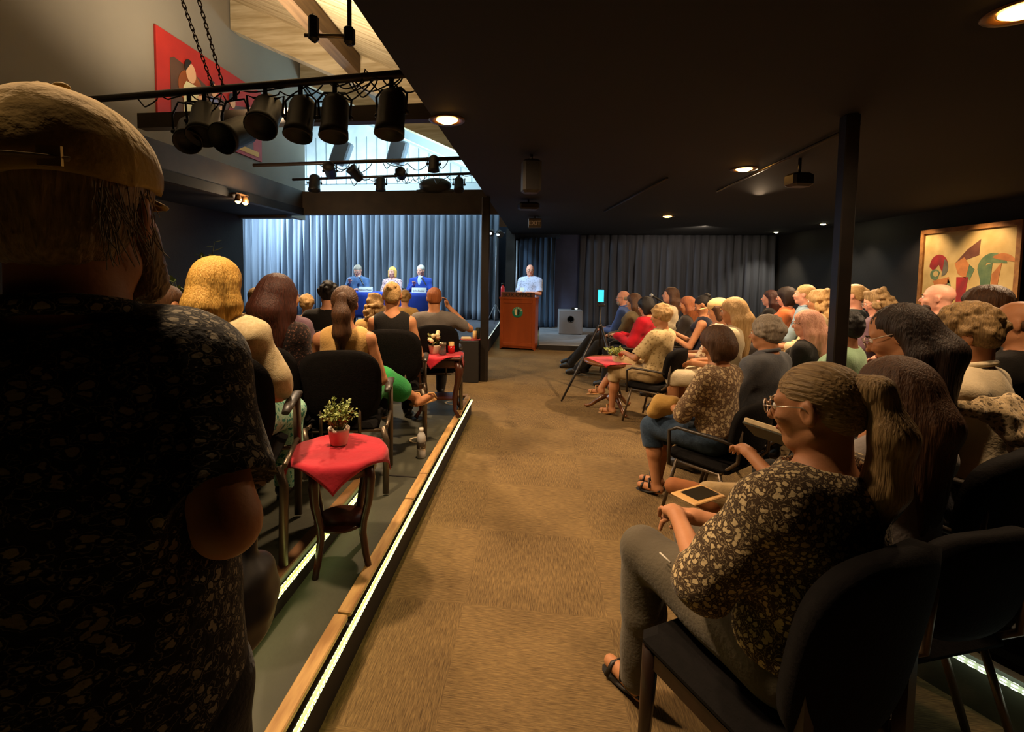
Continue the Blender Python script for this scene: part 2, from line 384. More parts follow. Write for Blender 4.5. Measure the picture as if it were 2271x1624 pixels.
while y < 8.8:
    v, f = sloped(y, min(y+.155, 8.8)); mb.add(v, f); y += .163
structure('roof', mb, M_deck)
v, f = sloped(FY, 8.8, dz=.02); structure('roof_backing', MB().add(v, f), mat('dark_gap', '2a2118'))
v, f = sloped(8.8, 12.4, -8.6, -.55); mb = MB(); y = 8.8
while y < 12.3:
    v, f = sloped(y, y+.19, -8.5, -.55); mb.add(v, f); y += .2
structure('roof_stage', mb, M_white)
def rafter(name, label, y, w, h, m, x0=-4.5, x1=-.6):
    v, f = sloped(y-w/2, y+w/2, x0, x1, dz=-h, th=h)
    return structure(name, MB().add(v, f), m)
rafter('trim_4', '', 6.72, .22, .42, M_glulam)
rafter('trim_5', '', 8.75, .2, .36, M_glulam)
rafter('trim_6', '', 10.4, .16, .3, M_trimw, -8.4)
rafter('trim_7', '', 11.5, .12, .2, M_trimw, -8.4)
for i, x in enumerate((-2.62,)):
    structure('trim_%d' % (8+i), MB().box((x, 3.2, roofz(x)-.17), (.16, 10.4, .26)), M_purlin)
# ---- posts
def post(name, x, y, w, label):
    return tag(MB().box((x, y, CZ/2), (w, w, CZ), bev=.006).build('steel_post', mat('dark_bronze_paint', '1e1610', rough=.4, var='140f0b', scale=6), None), label, 'post', 'posts under the low ceiling')
post('a', -.69, 6.18, .1, 'dark brown square post at the aisle in front of the stage')
post('b', 1.835, 3.2, .078, 'dark square post standing among the seated audience on the right')
# ---- left seating platform with timber nosing and strip lights
M_plat = mat('grey_green_platform_paint', '4b4a3a', rough=.55, var='3b3b2f', scale=3, bump=.1)
M_riser = mat('dark_riser', '1c1510', rough=.7)
M_nose = mat('worn_yellow_timber', 'd2a868', rough=.6, var='a87c48', scale=5, stretch=(6, 1, 1))
structure('floor_platform', MB().box((-2.98, 1.37, .09), (4.62, 6.6, .18)), M_plat)
mb = MB().box((-.657, 1.37, .078), (.022, 6.62, .156)).box((-2.98, 4.68, .078), (4.64, .022, .156))
structure('trim_10', mb, M_riser)
mb = MB(); y = -1.9
for L_ in (.9, .98, .62, .97, .88, .33, .96, .36, .4, .13):
    mb.box((-.672+random.uniform(-.004, .004), y+L_/2, .187), (.05, L_-.012, .022), bev=.004); y += L_
mb.box((-2.98, 4.66, .187), (4.6, .05, .022))
structure('trim_11', mb, M_nose)
structure('floor_tier', MB().box((-3.1, .28, .23), (4.36, 4.42, .14)), M_plat)
structure('trim_12', MB().box((-.92, .28, .22), (.02, 4.4, .09)), M_riser)
structure('trim_13', MB().box((-.94, .28, .293), (.05, 4.4, .02), bev=.004), mat('worn_brown_timber', '6b4a2c', rough=.6, var='8a6434', scale=5))
# seam lines and taped marks on the platform
tag(MB().box((-.81, 2.75, .1815), (.26, .012, .003)).build('floor_seam', M_riser), kind='structure')
M_led = mat('warm_green_white_leds', 'ffffff', emit='f6ffb4', es=1.7)
M_ledh = mat('clear_led_tube', 'd9e2a0', rough=.3, emit='c8d860', es=.7)
def strip(name, p0, p1, n, label, md=M_led, mh=M_ledh, r=.0045, hr=.0095):
    p0, p1 = Vector(p0), Vector(p1)
    t = thing(name, label, 'strip light', tuple(p0))
    MB().tube([(0, 0, 0), tuple(p1-p0)], hr, 6).build('light_tube', mh, t)
    mb = MB()
    for k in range(n):
        q = (p1-p0)*((k+.5)/n); mb.box(tuple(q), (.016, .013, .014), M=(p1-p0).to_track_quat('Y', 'Z').to_matrix())
    tag(mb.build('diodes', md, t), kind='stuff')
    return t
strip('strip_light', (-.639, -1.2, .148), (-.639, 4.66, .148), 300, 'long glowing strip light along the edge of the left platform beside the aisle')
strip('strip_light', (-.902, .5, .262), (-.902, 2.42, .262), 90, 'glowing strip light under the inner riser behind the red clothed table')
# small right riser with strip light at the lower right corner
e0, e1 = Vector((1.30, 1.92, 0)), Vector((1.72, 1.30, 0)); dr = (e1-e0).normalized(); nr_ = Vector((-dr.y, dr.x, 0))
ang = math.atan2(dr.y, dr.x)
c_ = e0+dr*.9+nr_*1.5
structure('floor_riser', MB().box((c_.x, c_.y, .095), (1.8, 3.0, .19), rz=ang), M_plat)
c_ = e0+dr*.9+nr_*-.0
structure('trim_14', MB().box((c_.x, c_.y, .2), (1.8, .045, .02), rz=ang), mat('worn_brown_timber', '6b4a2c'))
q0 = e0-nr_*.03+dr*.08; q1 = e0-nr_*.03+dr*1.1
strip('strip_light', (q0.x, q0.y, .168), (q1.x, q1.y, .168), 42, 'bright strip light along the low riser behind the right front chair',
      mat('cool_white_leds', 'ffffff', emit='eafff0', es=3), mat('clear_cool_tube', 'cdd8b0', emit='b0c098', es=.4))
# ---------------------------------------------------------------- people
SKIN = {k: mat('skin_'+k, c, rough=.55, var=v, scale=14, amt=.35, bump=.06, bscale=120, spec=.35) for k, c, v in
        (('fair', 'd9a07c', 'cf9270'), ('pink', 'dfa48a', 'cc8a72'), ('tan', 'b9815a', 'ab724c'), ('brown', '8a5a3c', '7c4e33'), ('pale', 'e8bfa4', 'dcae92'))}
M_eye = mat('eye_white', 'e8e2da', rough=.3); M_iris = mat('iris_dark', '20150e', rough=.2); M_lip = mat('lips', 'a85c4c', rough=.5)
def hairmat(name, c, v, st=(24, 24, 1.6)): return mat('hair_'+name, c, rough=.55, var=v, scale=7, stretch=st, bump=.5, bscale=9, spec=.35, thresh=(.3, .7))
HAIRC = (
    ('golden', 'f0c264', 'c4903c'), ('blond', 'c9a672', '9c7744'), ('ash', 'a5875a', '6e5636'), ('brown', '5a3c24', '3a2414'), ('dark', '2f1d12', '1a0f09'),
    ('black', '191311', '0c0908'), ('grey', 'a89c8c', '7e7264'), ('white', 'd8d2c8', 'aea698'), ('auburn', '4c2416', '2a120b'), ('pinkblond', 'dba58c', 'b87d64'), ('red', '9c5a30', '74401e'))
HAIR = {k: hairmat(k, c, v) for k, c, v in HAIRC}
HAIRY = {k: (lambda k=k, c=c, v=v: hairmat(k+'_swept', c, v, (24, 1.6, 24))) for k, c, v in HAIRC}
def Rm(yaw=0, pitch=0, roll=0):   # degrees; yaw left +, pitch down +
    return Matrix.Rotation(math.radians(yaw), 3, 'Z') @ Matrix.Rotation(math.radians(-pitch), 3, 'X') @ Matrix.Rotation(math.radians(roll), 3, 'Y')
def hand_prims(w, d, s=1., side=1, curl=.5, up=(0, 0, 1)):
    """palm, four unequal bent fingers and a thumb; w wrist, d pointing direction"""
    w = Vector(w); d = Vector(d).normalized(); u = Vector(up); x = d.cross(u).normalized()*side; u = x.cross(d)*side
    P = [cap_(w, .024*s, w+d*.045*s, .026*s, .015), cap_(w+d*.05*s+x*.022*s, .016*s, w+d*.05*s-x*.022*s, .016*s, .012)]
    for i, (off, L) in enumerate(((.031, .062), (.011, .072), (-.010, .068), (-.030, .052))):
        a = w+d*.075*s+x*off*s; b = a+(d*math.cos(curl)-u*math.sin(curl))*L*.5*s; c = b+(d*math.cos(curl*2.1)-u*math.sin(curl*2.1))*L*.5*s
        P += [cap_(a, .0092*s, b, .0086*s, .003), cap_(b, .0086*s, c, .0072*s, .003)]
    a = w+d*.018*s+x*.026*s; b = a+(d*.6+x*.55-u*.25)*.04*s; c = b+(d*.9+x*.1-u*.4)*.032*s
    return P+[cap_(a, .012*s, b, .0105*s, .006), cap_(b, .0105*s, c, .0082*s, .004)]
def person(label, px=None, py=None, Y=None, floor=0, face=0, top='', **o):
    """one figure; (px, py) is where the crown of the head shows, Y its distance, floor the level it rests on.
       local frame: +y is forward, origin on the floor under the hips"""
    g = o.get
    stand = g('stand', False); vox = g('vox', .012); b = g('build', 1.0); lean = g('lean', -.06); slouch = g('slouch', 0)
    hy, hp, hr = g('head', (0, 8, 0)); fem = g('fem', True)
    seat = .50 if not stand else .90
    top_z = 1.32-slouch if not stand else 1.70
    ptop = at(px, py, Y=Y); s = g('s') or (ptop[2]-floor)/top_z
    base = .56 if not stand else .93          # hip joint height
    tor = .0 if not stand else .0
    cz = base+.36; nz = base+.50-slouch*.6
    ln = Vector((0, lean, 0)); nb = Vector((0, lean*1.25+slouch*.35, nz))
    hc = nb+Vector((0, .03+slouch*.3, .155-slouch*.3)); RH = Rm(hy, hp, hr)
    if stand: top_z = hc.z+.115
    else: top_z = hc.z+.115
    s = g('s') or (ptop[2]-floor)/top_z
    A = math.radians(face); ca, sa = math.cos(A), math.sin(A)
    hx, hyy = hc.x*s, hc.y*s
    org = Vector((ptop[0]-(hx*ca-hyy*sa), ptop[1]-(hx*sa+hyy*ca), floor))
    t = thing('person', label, 'person', tuple(org), A, g('group'))
    t.scale = (s, s, s)
    V = Vector
    sw = g('sw') or (.155 if fem else .175)*b
    SHL = {}; j = dict(g('J', {}))
    for sd, n in ((-1, 'L'), (1, 'R')):
        j.setdefault('sh'+n, (sd*sw, lean, nz-.075)); j.setdefault('hip'+n, (sd*.09, 0, base))
        if stand:
            j.setdefault('el'+n, (sd*(sw+.07), lean-.02, nz-.33)); j.setdefault('wr'+n, (sd*(sw+.05), .08, nz-.55))
            j.setdefault('kn'+n, (sd*.1, .03, .50)); j.setdefault('an'+n, (sd*.11, -.02, .09))
        else:
            j.setdefault('el'+n, (sd*(sw+.055), .06, base+.14)); j.setdefault('wr'+n, (sd*.085, .27, base+.13))
            k = g('legs', 'down')
            kz = base-.03
            if k == 'crossed' and n == 'R': j.setdefault('knR', (.02, .44, base+.07)); j.setdefault('anR', (-.15, .60, base-.26))
            elif k == 'crossedL' and n == 'L': j.setdefault('knL', (-.02, .44, base+.07)); j.setdefault('anL', (.15, .60, base-.26))
            else: j.setdefault('kn'+n, (sd*.13, .43, kz)); j.setdefault('an'+n, (sd*.12, .46+g('legout', 0), .09))
    J = {k: V(v) for k, v in j.items()}
    if g('touch'):   # shared hand contact
        pass
    HM = lambda p: hc+RH @ V(p)
    MH = RH
    def E(c, r, k=.015): return ell(HM(c), r, MH, k)
    def K(a, ra, b_, rb, k=.012): return cap_(HM(a), ra, HM(b_), rb, k)
    # ---- the body: one continuous skin surface
    P = [ell((0, lean*.2, base+.03), (.165*b, .125*b, .12), None, .05), ell((0, lean*.55, base+.18), (.135*b, .10*b, .14), None, .06),
         ell((0, lean, cz), ((.145 if fem else .165)*b, .10*b, .16), None, .06), cap_(J['shL'], .045*b, nb+V((0, .0, -.045)), .05*b, .05), cap_(nb+V((0, .0, -.045)), .05*b, J['shR'], .045*b, .05),
         cap_(nb-V((0, 0, .04)), .062*b**.5, HM((0, -.02, -.05)), .052 if fem else .060, .03)]
    if fem: P += [ell((sd*.065, lean+.085*b, cz+.005), (.055, .05, .055), None, .03) for sd in (-1, 1)]
    elif b > 1.1: P += [ell((0, lean*.3+.07, base+.13), (.14*b, .11*b, .13), None, .05)]
    for n in 'LR':
        P += [cap_(J['sh'+n], .049*b**.5, J['el'+n], .038*b**.5, .03), cap_(J['el'+n], .038*b**.5, J['wr'+n], .025, .012)]
        d = g('hd'+n) or (J['wr'+n]-J['el'+n]).normalized()*.6+V(((-.3 if n == 'R' else .3), .6, -.25)) if not stand else g('hd'+n) or (0, .25, -1)
        P += hand_prims(J['wr'+n], d, 1.0, -1 if n == 'R' else 1, g('curl', .55), g('up'+n, (0, 0, 1)))
        P += [cap_(J['hip'+n], .092*b, J['kn'+n], .056*b**.5, .04), cap_(J['kn'+n], .056*b**.5, J['kn'+n]*.55+J['an'+n]*.45+V((0, -.012, 0)), .055*b**.5, .02), cap_(J['kn'+n]*.6+J['an'+n]*.4, .053*b**.5, J['an'+n], .034, .02)]
        fd = V(g('ft'+n, (0, 1, -.25)))
        J['ft'+n] = J['an'+n]+fd.normalized()*.15+V((0, 0, -.02)); 
        P += [cap_(J['an'+n]-V((0, .02, .035)), .036, J['ft'+n], .026, .02)]
    # head and face
    P += [E((0, -.012, .030), (.074, .094, .084), .02), E((0, .022, -.030), (.060, .070, .082), .03), E((0, .060, -.092), (.026, .026, .020), .03),
          K((-.05, -.005, -.065), .018, (-.018, .058, -.092), .016, .02), K((.05, -.005, -.065), .018, (.018, .058, -.092), .016, .02),
          K((-.045, .070, .022), .010, (.045, .070, .022), .010, .02),
          K((0, .088, .008), .0075, (0, .112, -.028), .0115, .010), K((-.012, .094, -.034), .007, (.012, .094, -.034), .007, .008),
          E((0, .086, -.058), (.024, .012, .012), .010), E((-.042, .064, -.025), (.022, .02, .022), .02), E((.042, .064, -.025), (.022, .02, .022), .02),
          sub(E((-.031, .100, .004), (.017, .020, .012), .012)), sub(E((.031, .100, .004), (.017, .020, .012), .012)), sub(E((0, .108, -.0585), (.022, .010, .0022), .004))]
    for sd in (-1, 1): P += [ell(HM((sd*.078, -.008, -.008)), (.011, .021, .033), RH @ Matrix.Rotation(sd*.3, 3, 'Z'), .006), sub(ell(HM((sd*.087, -.002, -.006)), (.006, .011, .018), MH, .004))]
    sk = SKIN[g('skin', 'fair')]
    body = blob('body', P, vox/s, sk, t)
    # ---- face pieces
    if g('eyes', True):
        for sd in (-1, 1):
            e = MB().ball(HM((sd*.031, .0785, .004)), .0125, 10, 8).build('eye', M_eye, t)
            MB().ball(HM((sd*.031, .0868, .004)), .0062, 8, 6).build('iris', M_iris, e)
            MB().tube([HM((sd*.016, .094, .021)), HM((sd*.033, .093, .027)), HM((sd*.050, .080, .021))], [.002, .0035, .0018], 6).build('eyebrow', HAIR[g('hair', ('x', 'brown'))[1]] if g('hair') else HAIR['brown'], t)
        MB().ball(HM((0, .0935, -.0585)), (.021, .007, .0075), 10, 6, M=RH).build('lips', M_lip, t)
    # ---- clothes
    def fold(amp, f=1.):
        q = rng.uniform(0, 6, 6)
        return lambda x, y, z: amp*(np.sin(38*f*z+11*x+q[0]+2*np.sin(9*y+q[1]))*.5+np.sin(24*f*(x+y)+17*z+q[2])*.35+np.sin(60*f*x-33*z+q[3])*.2)
    if top:
        i = g('loose', .013); sl = g('sleeve', .5)
        T = []
        for n in 'LR':
            if sl > 0:
                a, e, w = J['sh'+n], J['el'+n], J['wr'+n]; q = a.lerp(e, min(sl, 1))
                T += [cap_(a, .050*b**.5+i, q, (.055-.014*min(sl, 1))*b**.5+i*1.3, .03)]
                if sl > 1: T += [cap_(e, .041*b**.5+i, e.lerp(w, (sl-1)*.93), .030+i, .02)]
                if sl < 1: T += [sub(cap_(a.lerp(e, sl+.13), .085, a.lerp(e, sl+.6), .085, .003))]
                elif 1 < sl < 1.95 : T += [sub(cap_(e.lerp(w, sl-1+.28), .07, e.lerp(w, sl-1+.8), .07, .003))]
        T += [ell((0, lean*.2, base+.05), (.165*b+i, .125*b+i, .12), None, .05), ell((0, lean*.55, base+.18), (.14*b+i, .105*b+i, .15), None, .06),
             ell((0, lean, cz), ((.148 if fem else .168)*b+i, .10*b+i, .17), None, .06)]
        if g('hang'): T += [ell((0, 0, base+.17), (.19*b, .14*b, .27), None, .05), ell((0, 0, base+.02), (.18*b, .14*b, .17), None, .05)]
        if sl > 0: T += [cap_(J['shL'], .046*b+i, nb+V((0, 0, -.045)), .052*b+i, .05), cap_(nb+V((0, 0, -.045)), .052*b+i, J['shR'], .046*b+i, .05)]
        else: T += [cap_(J['shL']*.74+V((0, lean, nz-.05))*.26, .046*b+i, J['shR']*.74+V((0, lean, nz-.05))*.26, .046*b+i, .05), cap_(J['shL']*.5+V((0, lean, nz-.05))*.5, .05*b+i, J['shR']*.5+V((0, lean, nz-.05))*.5, .05*b+i, .05)]
        if fem: T += [ell((sd*.065, lean+.085*b, cz+.005), (.055+i, .05+i, .055+i), None, .03) for sd in (-1, 1)]
        elif b > 1.1: T += [ell((0, lean*.3+.07, base+.13), (.14*b+i, .11*b+i, .13+i), None, .05)]
        for n in 'LR':
            if sl <= 0: T += [sub(ell(J['sh'+n]+V(((1 if n == 'R' else -1)*.040, 0, .0)), (.042, .12, .10), None, .01))]
        nk = g('neck', .075)
        T += [sub(cap_(nb+V((0, .01, .035)), nk, HM((0, .03, -.03)), nk, .006))]
        if g('vneck'): T += [sub(ell(nb+V((0, .085, -.02)), (.05, .07, .10), None, .01))]
        if not stand: T += [sub(ell((0, .20, base-.12), (.22, .2, .10), None, .01))]
        shirt = blob(g('topname', 'shirt'), T, vox/s, top, t, fold(g('folds', .004)))
        if g('collar'): MB().tube([nb+V((math.cos(a_)*.072, .006+math.sin(a_)*.068, .028-.018*math.sin(a_))) for a_ in np.linspace(-4.5, 1.36, 22)], .013, 8).build('collar', g('collarm', top), shirt)
    bot = g('bottom')
    if bot:
        i = .014; ll = g('leg', 2.0)      # 1 = knee, 2 = ankle
        T = [ell((0, 0, base), (.165*b+i, .125*b+i, .115), None, .05)]
        for n in 'LR':
            h, kn, an = J['hip'+n], J['kn'+n], J['an'+n]; q = h.lerp(kn, min(ll, 1))
            T += [cap_(h, .096*b+i, q, (.058+.03*(1-min(ll, 1)))*b**.5+i+.004, .04)]
            if ll > 1.6: mc = kn*.55+an*.45+V((0, -.010, 0)); T += [cap_(kn, .061*b**.5+i, mc, .060+i, .02), cap_(mc, .060+i, kn.lerp(an, (ll-1)*.98), .047+i, .02)]
            elif ll > 1: T += [cap_(kn, .061*b**.5+i, kn.lerp(an, (ll-1)*.98), .062+i, .02)]
            if ll > 1: T += [sub(cap_(kn.lerp(an, ll-1+.16), .085, kn.lerp(an, ll-1+.9), .085, .003))] if ll < 1.9 else []
        if g('skirt'):
            T += [cap_(J['knL'], .075+i, J['knR'], .075+i, .08), ell((0, .22, base-.03), (.19, .25, .085), None, .08)]
            for n in 'LR': T += [cap_(J['kn'+n], .08, J['kn'+n].lerp(J['an'+n], g('skirt')), .1, .09)]
        T += [sub(ell((0, lean, base+.28), (.3, .3, .16), None, .02))]
        blob(g('botname', 'trousers'), T, vox/s, bot, t, fold(.0045, .8))
    # ---- shoes
    sh = g('shoe', 'shoe'); sm = g('shoem') or mat('black_shoe_leather', '1c1815', rough=.4)
    if sh and (g('feet', True)):
        for n in 'LR':
            a, f = J['an'+n], J['ft'+n]; d = (f-a).normalized()
            if sh == 'shoe':
                T = [cap_(a-V((0, .025, .03)), .046, f+d*.01, .037, .03), cap_(a+d*.06, .045, f, .040, .02), sub(cap_(a+V((0, 0, .03)), .034, a+V((0, -.0, .16)), .05, .004))]
                blob('shoe', T, max(.008, vox)/s, sm, t)
            else:
                low = V((0, 0, -.03)); dn = g('sole', V((0, 0, -1)))
                m_ = MB().tube([a-d*.05+V((0, 0, -.052)), a+d*.04+V((0, 0, -.058)), f+d*.03+V((0, 0, -.034))], [.036, .034, .042], 10, flat=.3)
                so = m_.build('sandal', sm, t)
                MB().tube([f+V((-.045, -.03, -.02)), f+V((-.02, -.035, .027)), f+V((.02, -.035, .027)), f+V((.045, -.03, -.02))], .009, 6).tube([a+V((-.045, .03, -.03)), a+V((-.02, .055, .026)), a+V((.02, .055, .026)), a+V((.045, .03, -.03))], .009, 6).build('strap', sm, so)
    # ---- hair
    hs = g('hair')
    if hs and hs[0] != 'bald':
        st, hm = hs[0], HAIR[hs[1]]; v = g('hvox', vox*.75)/s; big = g('vol', 0)
        Hh = [E((0, -.018, .036), (.083+big, .101+big, .086+big), .01)]
        face_cut = [sub(E((0, .115, -.055), (.082, .085, .118), .012))]
        nape = [sub(E((0, .02, -.105), (.12, .09, .055), .01))]
        amp, fr = .0022, 38
        if st == 'short': Hh += [E((0, -.045, -.018), (.072+big*.5, .062+big*.5, .062), .02)]+face_cut+nape+[sub(E((0, -.05, -.13), (.14, .14, .065), .01)), sub(E((-.087-big, .006, -.014), (.024+big, .036, .042), .006)), sub(E((.087+big, .006, -.014), (.024+big, .036, .042), .006))]
        elif st == 'balding': Hh = [E((0, -.03, -.005), (.080, .090, .052), .01)]+face_cut+nape+[sub(E((0, .02, .09), (.1, .14, .075), .01))]
        elif st == 'bob':
            Hh += [E((0, -.04, -.03), (.088+big, .085+big, .095+big), .03), K((-.072, -.01, .02), .035, (-.076, -.005, -.10), .03, .02), K((.072, -.01, .02), .035, (.076, -.005, -.10), .03, .02)]+face_cut
        elif st in ('long', 'longer'):
            L = .34 if st == 'longer' else .22; dn = RH.inverted() @ V((0, 0, -1))
            for sd in (-1, 1):
                a = V((sd*.066, -.022, .01)); m1 = V((sd*.080, -.035, -.09)); e = m1+dn*L*.8+V((sd*.01, -.02, 0))
                Hh += [K(a, .032+big, m1, .036+big, .03), K(m1, .036+big, e, .02, .03)]
            a = V((0, -.07, .0)); m1 = V((0, -.10, -.10)); e = m1+dn*L+V((0, .0, 0))
            Hh += [K(a, .06+big, m1, .06+big, .03), K(m1, .058+big, e, .03, .04), K(m1+V((.045, 0, 0)), .04, e+V((.05, 0, .02)), .022, .03), K(m1-V((.045, 0, 0)), .04, e-V((.05, 0, .02)), .022, .03), E((0, -.052, -.05), (.086+big, .066+big, .12), .03), ell(HM(V((0, -.075, -.09))+dn*L*.45), (.082+big, .045+big, .04+L*.5), None, .04)]+face_cut
        elif st == 'curly':
            for k in range(g('ncurl', 60)):
                th = rng.uniform(0, 2*PI); ph = rng.uniform(-.45, 1.5)
                q = V((.086*math.cos(ph)*math.cos(th), -.018+.104*math.cos(ph)*math.sin(th), .034+.088*math.sin(ph)))
                if q.y > .055 and q.z < .06: continue
                Hh.append(E(q, (rng.uniform(.018, .028),)*3, .010))
            Hh += [E((0, -.045, -.018), (.074+big*.5, .064+big*.5, .06), .02)]+face_cut+nape; amp = .0015
        elif st == 'curlylong':
            for k in range(130):
                th = rng.uniform(0, 2*PI); zz = rng.uniform(-.32, .11)
                rr = .088 if zz > .0 else .105; q = V((rr*math.cos(th), -.03+rr*math.sin(th), zz if zz < .05 else zz))
                if zz > .05: q.x *= .75; q.y *= .8
                if q.y > .03 and zz < .07: continue
                Hh.append(E(q, (rng.uniform(.018, .03),)*3, .012))
            Hh += [E((0, -.06, -.12), (.085, .05, .17), .02)]+face_cut; amp = .0015
        elif st in ('bun', 'pony', 'topbun'):
            Hh = [E((0, -.018, .034), (.0775+big, .101+big, .085+big), .01), E((0, -.055, -.018), (.062, .056, .05), .02)]+[sub(E((0, .128, -.048), (.108, .083, .106), .02)), sub(E((0, .045, -.10), (.12, .07, .085), .01)), sub(E((-.085, .010, -.014), (.022, .034, .042), .008)), sub(E((.085, .010, -.014), (.022, .034, .042), .008))]
            TAIL = []
            q = V((0, -.095, .085)) if st == 'topbun' else V((0, -.115, .04))
            if st == 'pony':
                dn = RH.inverted() @ V((0, 0, -1)); L = g('ponyL', .30)
                TAIL += [K(V((0, -.085, .05)), .036, V((0, -.135, .045)), .026, .02), K(V((0, -.135, .045)), .03, V((0, -.15, -.06)), g('ponyR', .042), .03), K(V((0, -.15, -.06)), g('ponyR', .042), V((0, -.14, -.06))+dn*L*.5, g('ponyR', .042), .03), K(V((0, -.14, -.06))+dn*L*.5, g('ponyR', .042), V((.0, -.12, -.06))+dn*L, .014, .03)]
            else:
                for k in range(9):
                    a = k*.7; Hh.append(E(q+V((math.cos(a)*.022, math.sin(a*1.3)*.015, math.sin(a)*.020)), (.024, .024, .020), .006))
        if st == 'short' and g('recede'): Hh += [sub(E((0, .08, .09), (.06, .06, .05), .01))]
        q = rng.uniform(0, 6, 4); inv = np.array(RH.inverted()); hcn = np.array(hc)
        swept = [st in ('bun', 'pony', 'topbun')]
        def hd(x, y, z):
            X, Y2, Z = x-hcn[0], y-hcn[1], z-hcn[2]
            if swept[0]:
                ph = np.arctan2(X, Z-.02); return .0011*(np.sin(34*ph+8*Y2+q[1])+.8*np.sin(71*ph+14*Y2+q[2])+.6*np.sin(113*ph-9*Y2+q[3]))
            th = np.arctan2(X, -(Y2+.01))
            w = np.sin(17*th+2*np.sin(9*Z+q[0])+q[1])+.8*np.sin(41*th+3*np.sin(14*Z+q[2])+q[3])+.7*np.sin(67*th+4*np.sin(7*Z+q[1]))+.5*np.sin(103*th+3*np.sin(19*Z+q[0]))
            return amp*.45*w+.0012*np.sin(26*Z+5*th) if st not in ('curly', 'curlylong') else .0028*np.sin(120*X+q[0]+2*np.sin(70*Z))*np.sin(110*Y2+q[1])*np.sin(115*Z+q[2])
        blob('hair', Hh, v, HAIRY[hs[1]]() if swept[0] else hm, t, hd)
        if st == 'pony': swept[0] = False; blob('ponytail', TAIL, v, hm, t, hd)
        if st == 'pony': MB().lathe([(.030, -.012), (.034, 0), (.030, .012)], HM((0, -.128, .047)), 14, M=RH @ Matrix.Rotation(PI/2, 3, 'X')).build('hair_tie', mat('dark_hair_tie', '1a1412'), t)
    if g('glasses'):
        gm = mat('dark_glasses_frame', '241a14', rough=.3) if g('glasses') == 1 else mat('pale_metal_glasses', 'cdb8a8', rough=.25, metal=.6)
        mb = MB(); cxs = .0325
        for sd in (-1, 1):
            mb.tube([HM((sd*cxs+.0235*math.cos(a_), .108-.006*math.cos(a_)*sd, .003+.019*math.sin(a_))) for a_ in np.linspace(0, 2*PI, 17)], .0019, 6)
            mb.tube([HM((sd*.055, .104, .008)), HM((sd*.074, .085, .010)), HM((sd*.083, .0, .010)), HM((sd*.084, -.012, -.004))], .0018, 6)
        mb.tube([HM((-.011, .111, .006)), HM((0, .115, .009)), HM((.011, .111, .006))], .0018, 6)
        gl = mb.build('glasses', gm, t)
    t['_hc'] = list(hc)
    if g('chair', True) and not stand: CHAIRS.append((t, s, g('chair', 1), g('who', label)))
    PEOPLE.append((t, hc, RH, J, s)); 
    return t
PEOPLE = []; CHAIRS = []
def last(): return PEOPLE[-1]
# ---------------------------------------------------------------- clothes
def flower(name, c, v, scale=30, th=(.18, .34), stretch=(1, 1, 1), size=1.):
    """printed cloth: petals (c) with darker hearts scattered on ground colour v"""
    if name in MATS: return MATS[name]
    m = cloth(name, v); nt = m.node_tree; N, L = nt.nodes, nt.links; b = N['Principled BSDF']
    tc = N.new('ShaderNodeTexCoord'); mp = N.new('ShaderNodeMapping'); mp.inputs['Scale'].default_value = stretch; L.new(tc.outputs['Object'], mp.inputs[0])
    nz = N.new('ShaderNodeTexNoise'); nz.inputs['Scale'].default_value = scale*1.6; L.new(mp.outputs[0], nz.inputs[0])
    ma = N.new('ShaderNodeVectorMath'); ma.operation = 'MULTIPLY_ADD'; ma.inputs[1].default_value = (.9/scale,)*3; L.new(nz.outputs['Color'], ma.inputs[0]); L.new(mp.outputs[0], ma.inputs[2])
    vo = N.new('ShaderNodeTexVoronoi'); vo.inputs['Scale'].default_value = scale; L.new(ma.outputs[0], vo.inputs[0])
    cr = N.new('ShaderNodeValToRGB'); cr.color_ramp.interpolation = 'EASE'; E_ = cr.color_ramp.elements; mid = tuple((srgb(c)[i]*.6+srgb(v)[i]*.4) for i in range(3))+(1,)
    E_[0].position = 0; E_[0].color = mid; E_[1].position = .10; E_[1].color = srgb(c)
    for ps, co in ((.36*size, srgb(c)), (.43*size, srgb(v)), (.60*size, srgb(v)), (.66*size, mid), (.72*size, srgb(v))): e = E_.new(ps); e.color = co
    L.new(vo.outputs['Distance'], cr.inputs[0]); L.new(cr.outputs[0], b.inputs['Base Color']); return m
K_cream = cloth('cream_gauze_cloth', 'dcc89c', 'c9b386', scale=60, bump=.18, bscale=200)
K_tan = cloth('tan_cotton_cloth', 'd0a868', 'c09858', scale=5)
K_black = cloth('black_cloth', '15120f'); K_navy = cloth('navy_cloth', '1a1c2c'); K_char = cloth('charcoal_cloth', '322c28', '28231f', scale=6)
K_grey = cloth('grey_tee_cloth', '77706a', '69625c', scale=5); K_slate = cloth('slate_shirt_cloth', '5f6064', '52545a', scale=14)
K_white = cloth('white_shirt_cloth', 'd8c8a8', 'c6b594', scale=6); K_red = cloth('red_jacket_cloth', 'c0182a', 'a01020', scale=7); K_olive = cloth('olive_jacket_cloth', '6e6044', '584c34', scale=9)
K_blue = cloth('blue_shirt_cloth', '4c64a0'); K_denim = cloth('denim_shirt_cloth', '4f6c94', '40597e', scale=12); K_lblue = cloth('light_blue_shirt_cloth', '8fa6b4', '7c94a4', scale=6)
K_orange = cloth('orange_shirt_cloth', 'd07848', 'bc6838', scale=6); K_mint = cloth('mint_shirt_cloth', 'a8c8a4', '94b690', scale=6); K_jeans = cloth('blue_jeans_cloth', '34465c', '26364a', scale=20)
K_khaki = cloth('khaki_cloth', 'b09870', '9c845c', scale=8); K_pants = cloth('grey_olive_trouser_cloth', '5d5546', '544c3e', scale=4); K_jacket = cloth('royal_blue_jacket_cloth', '2c48a0', '243c8c', scale=5)
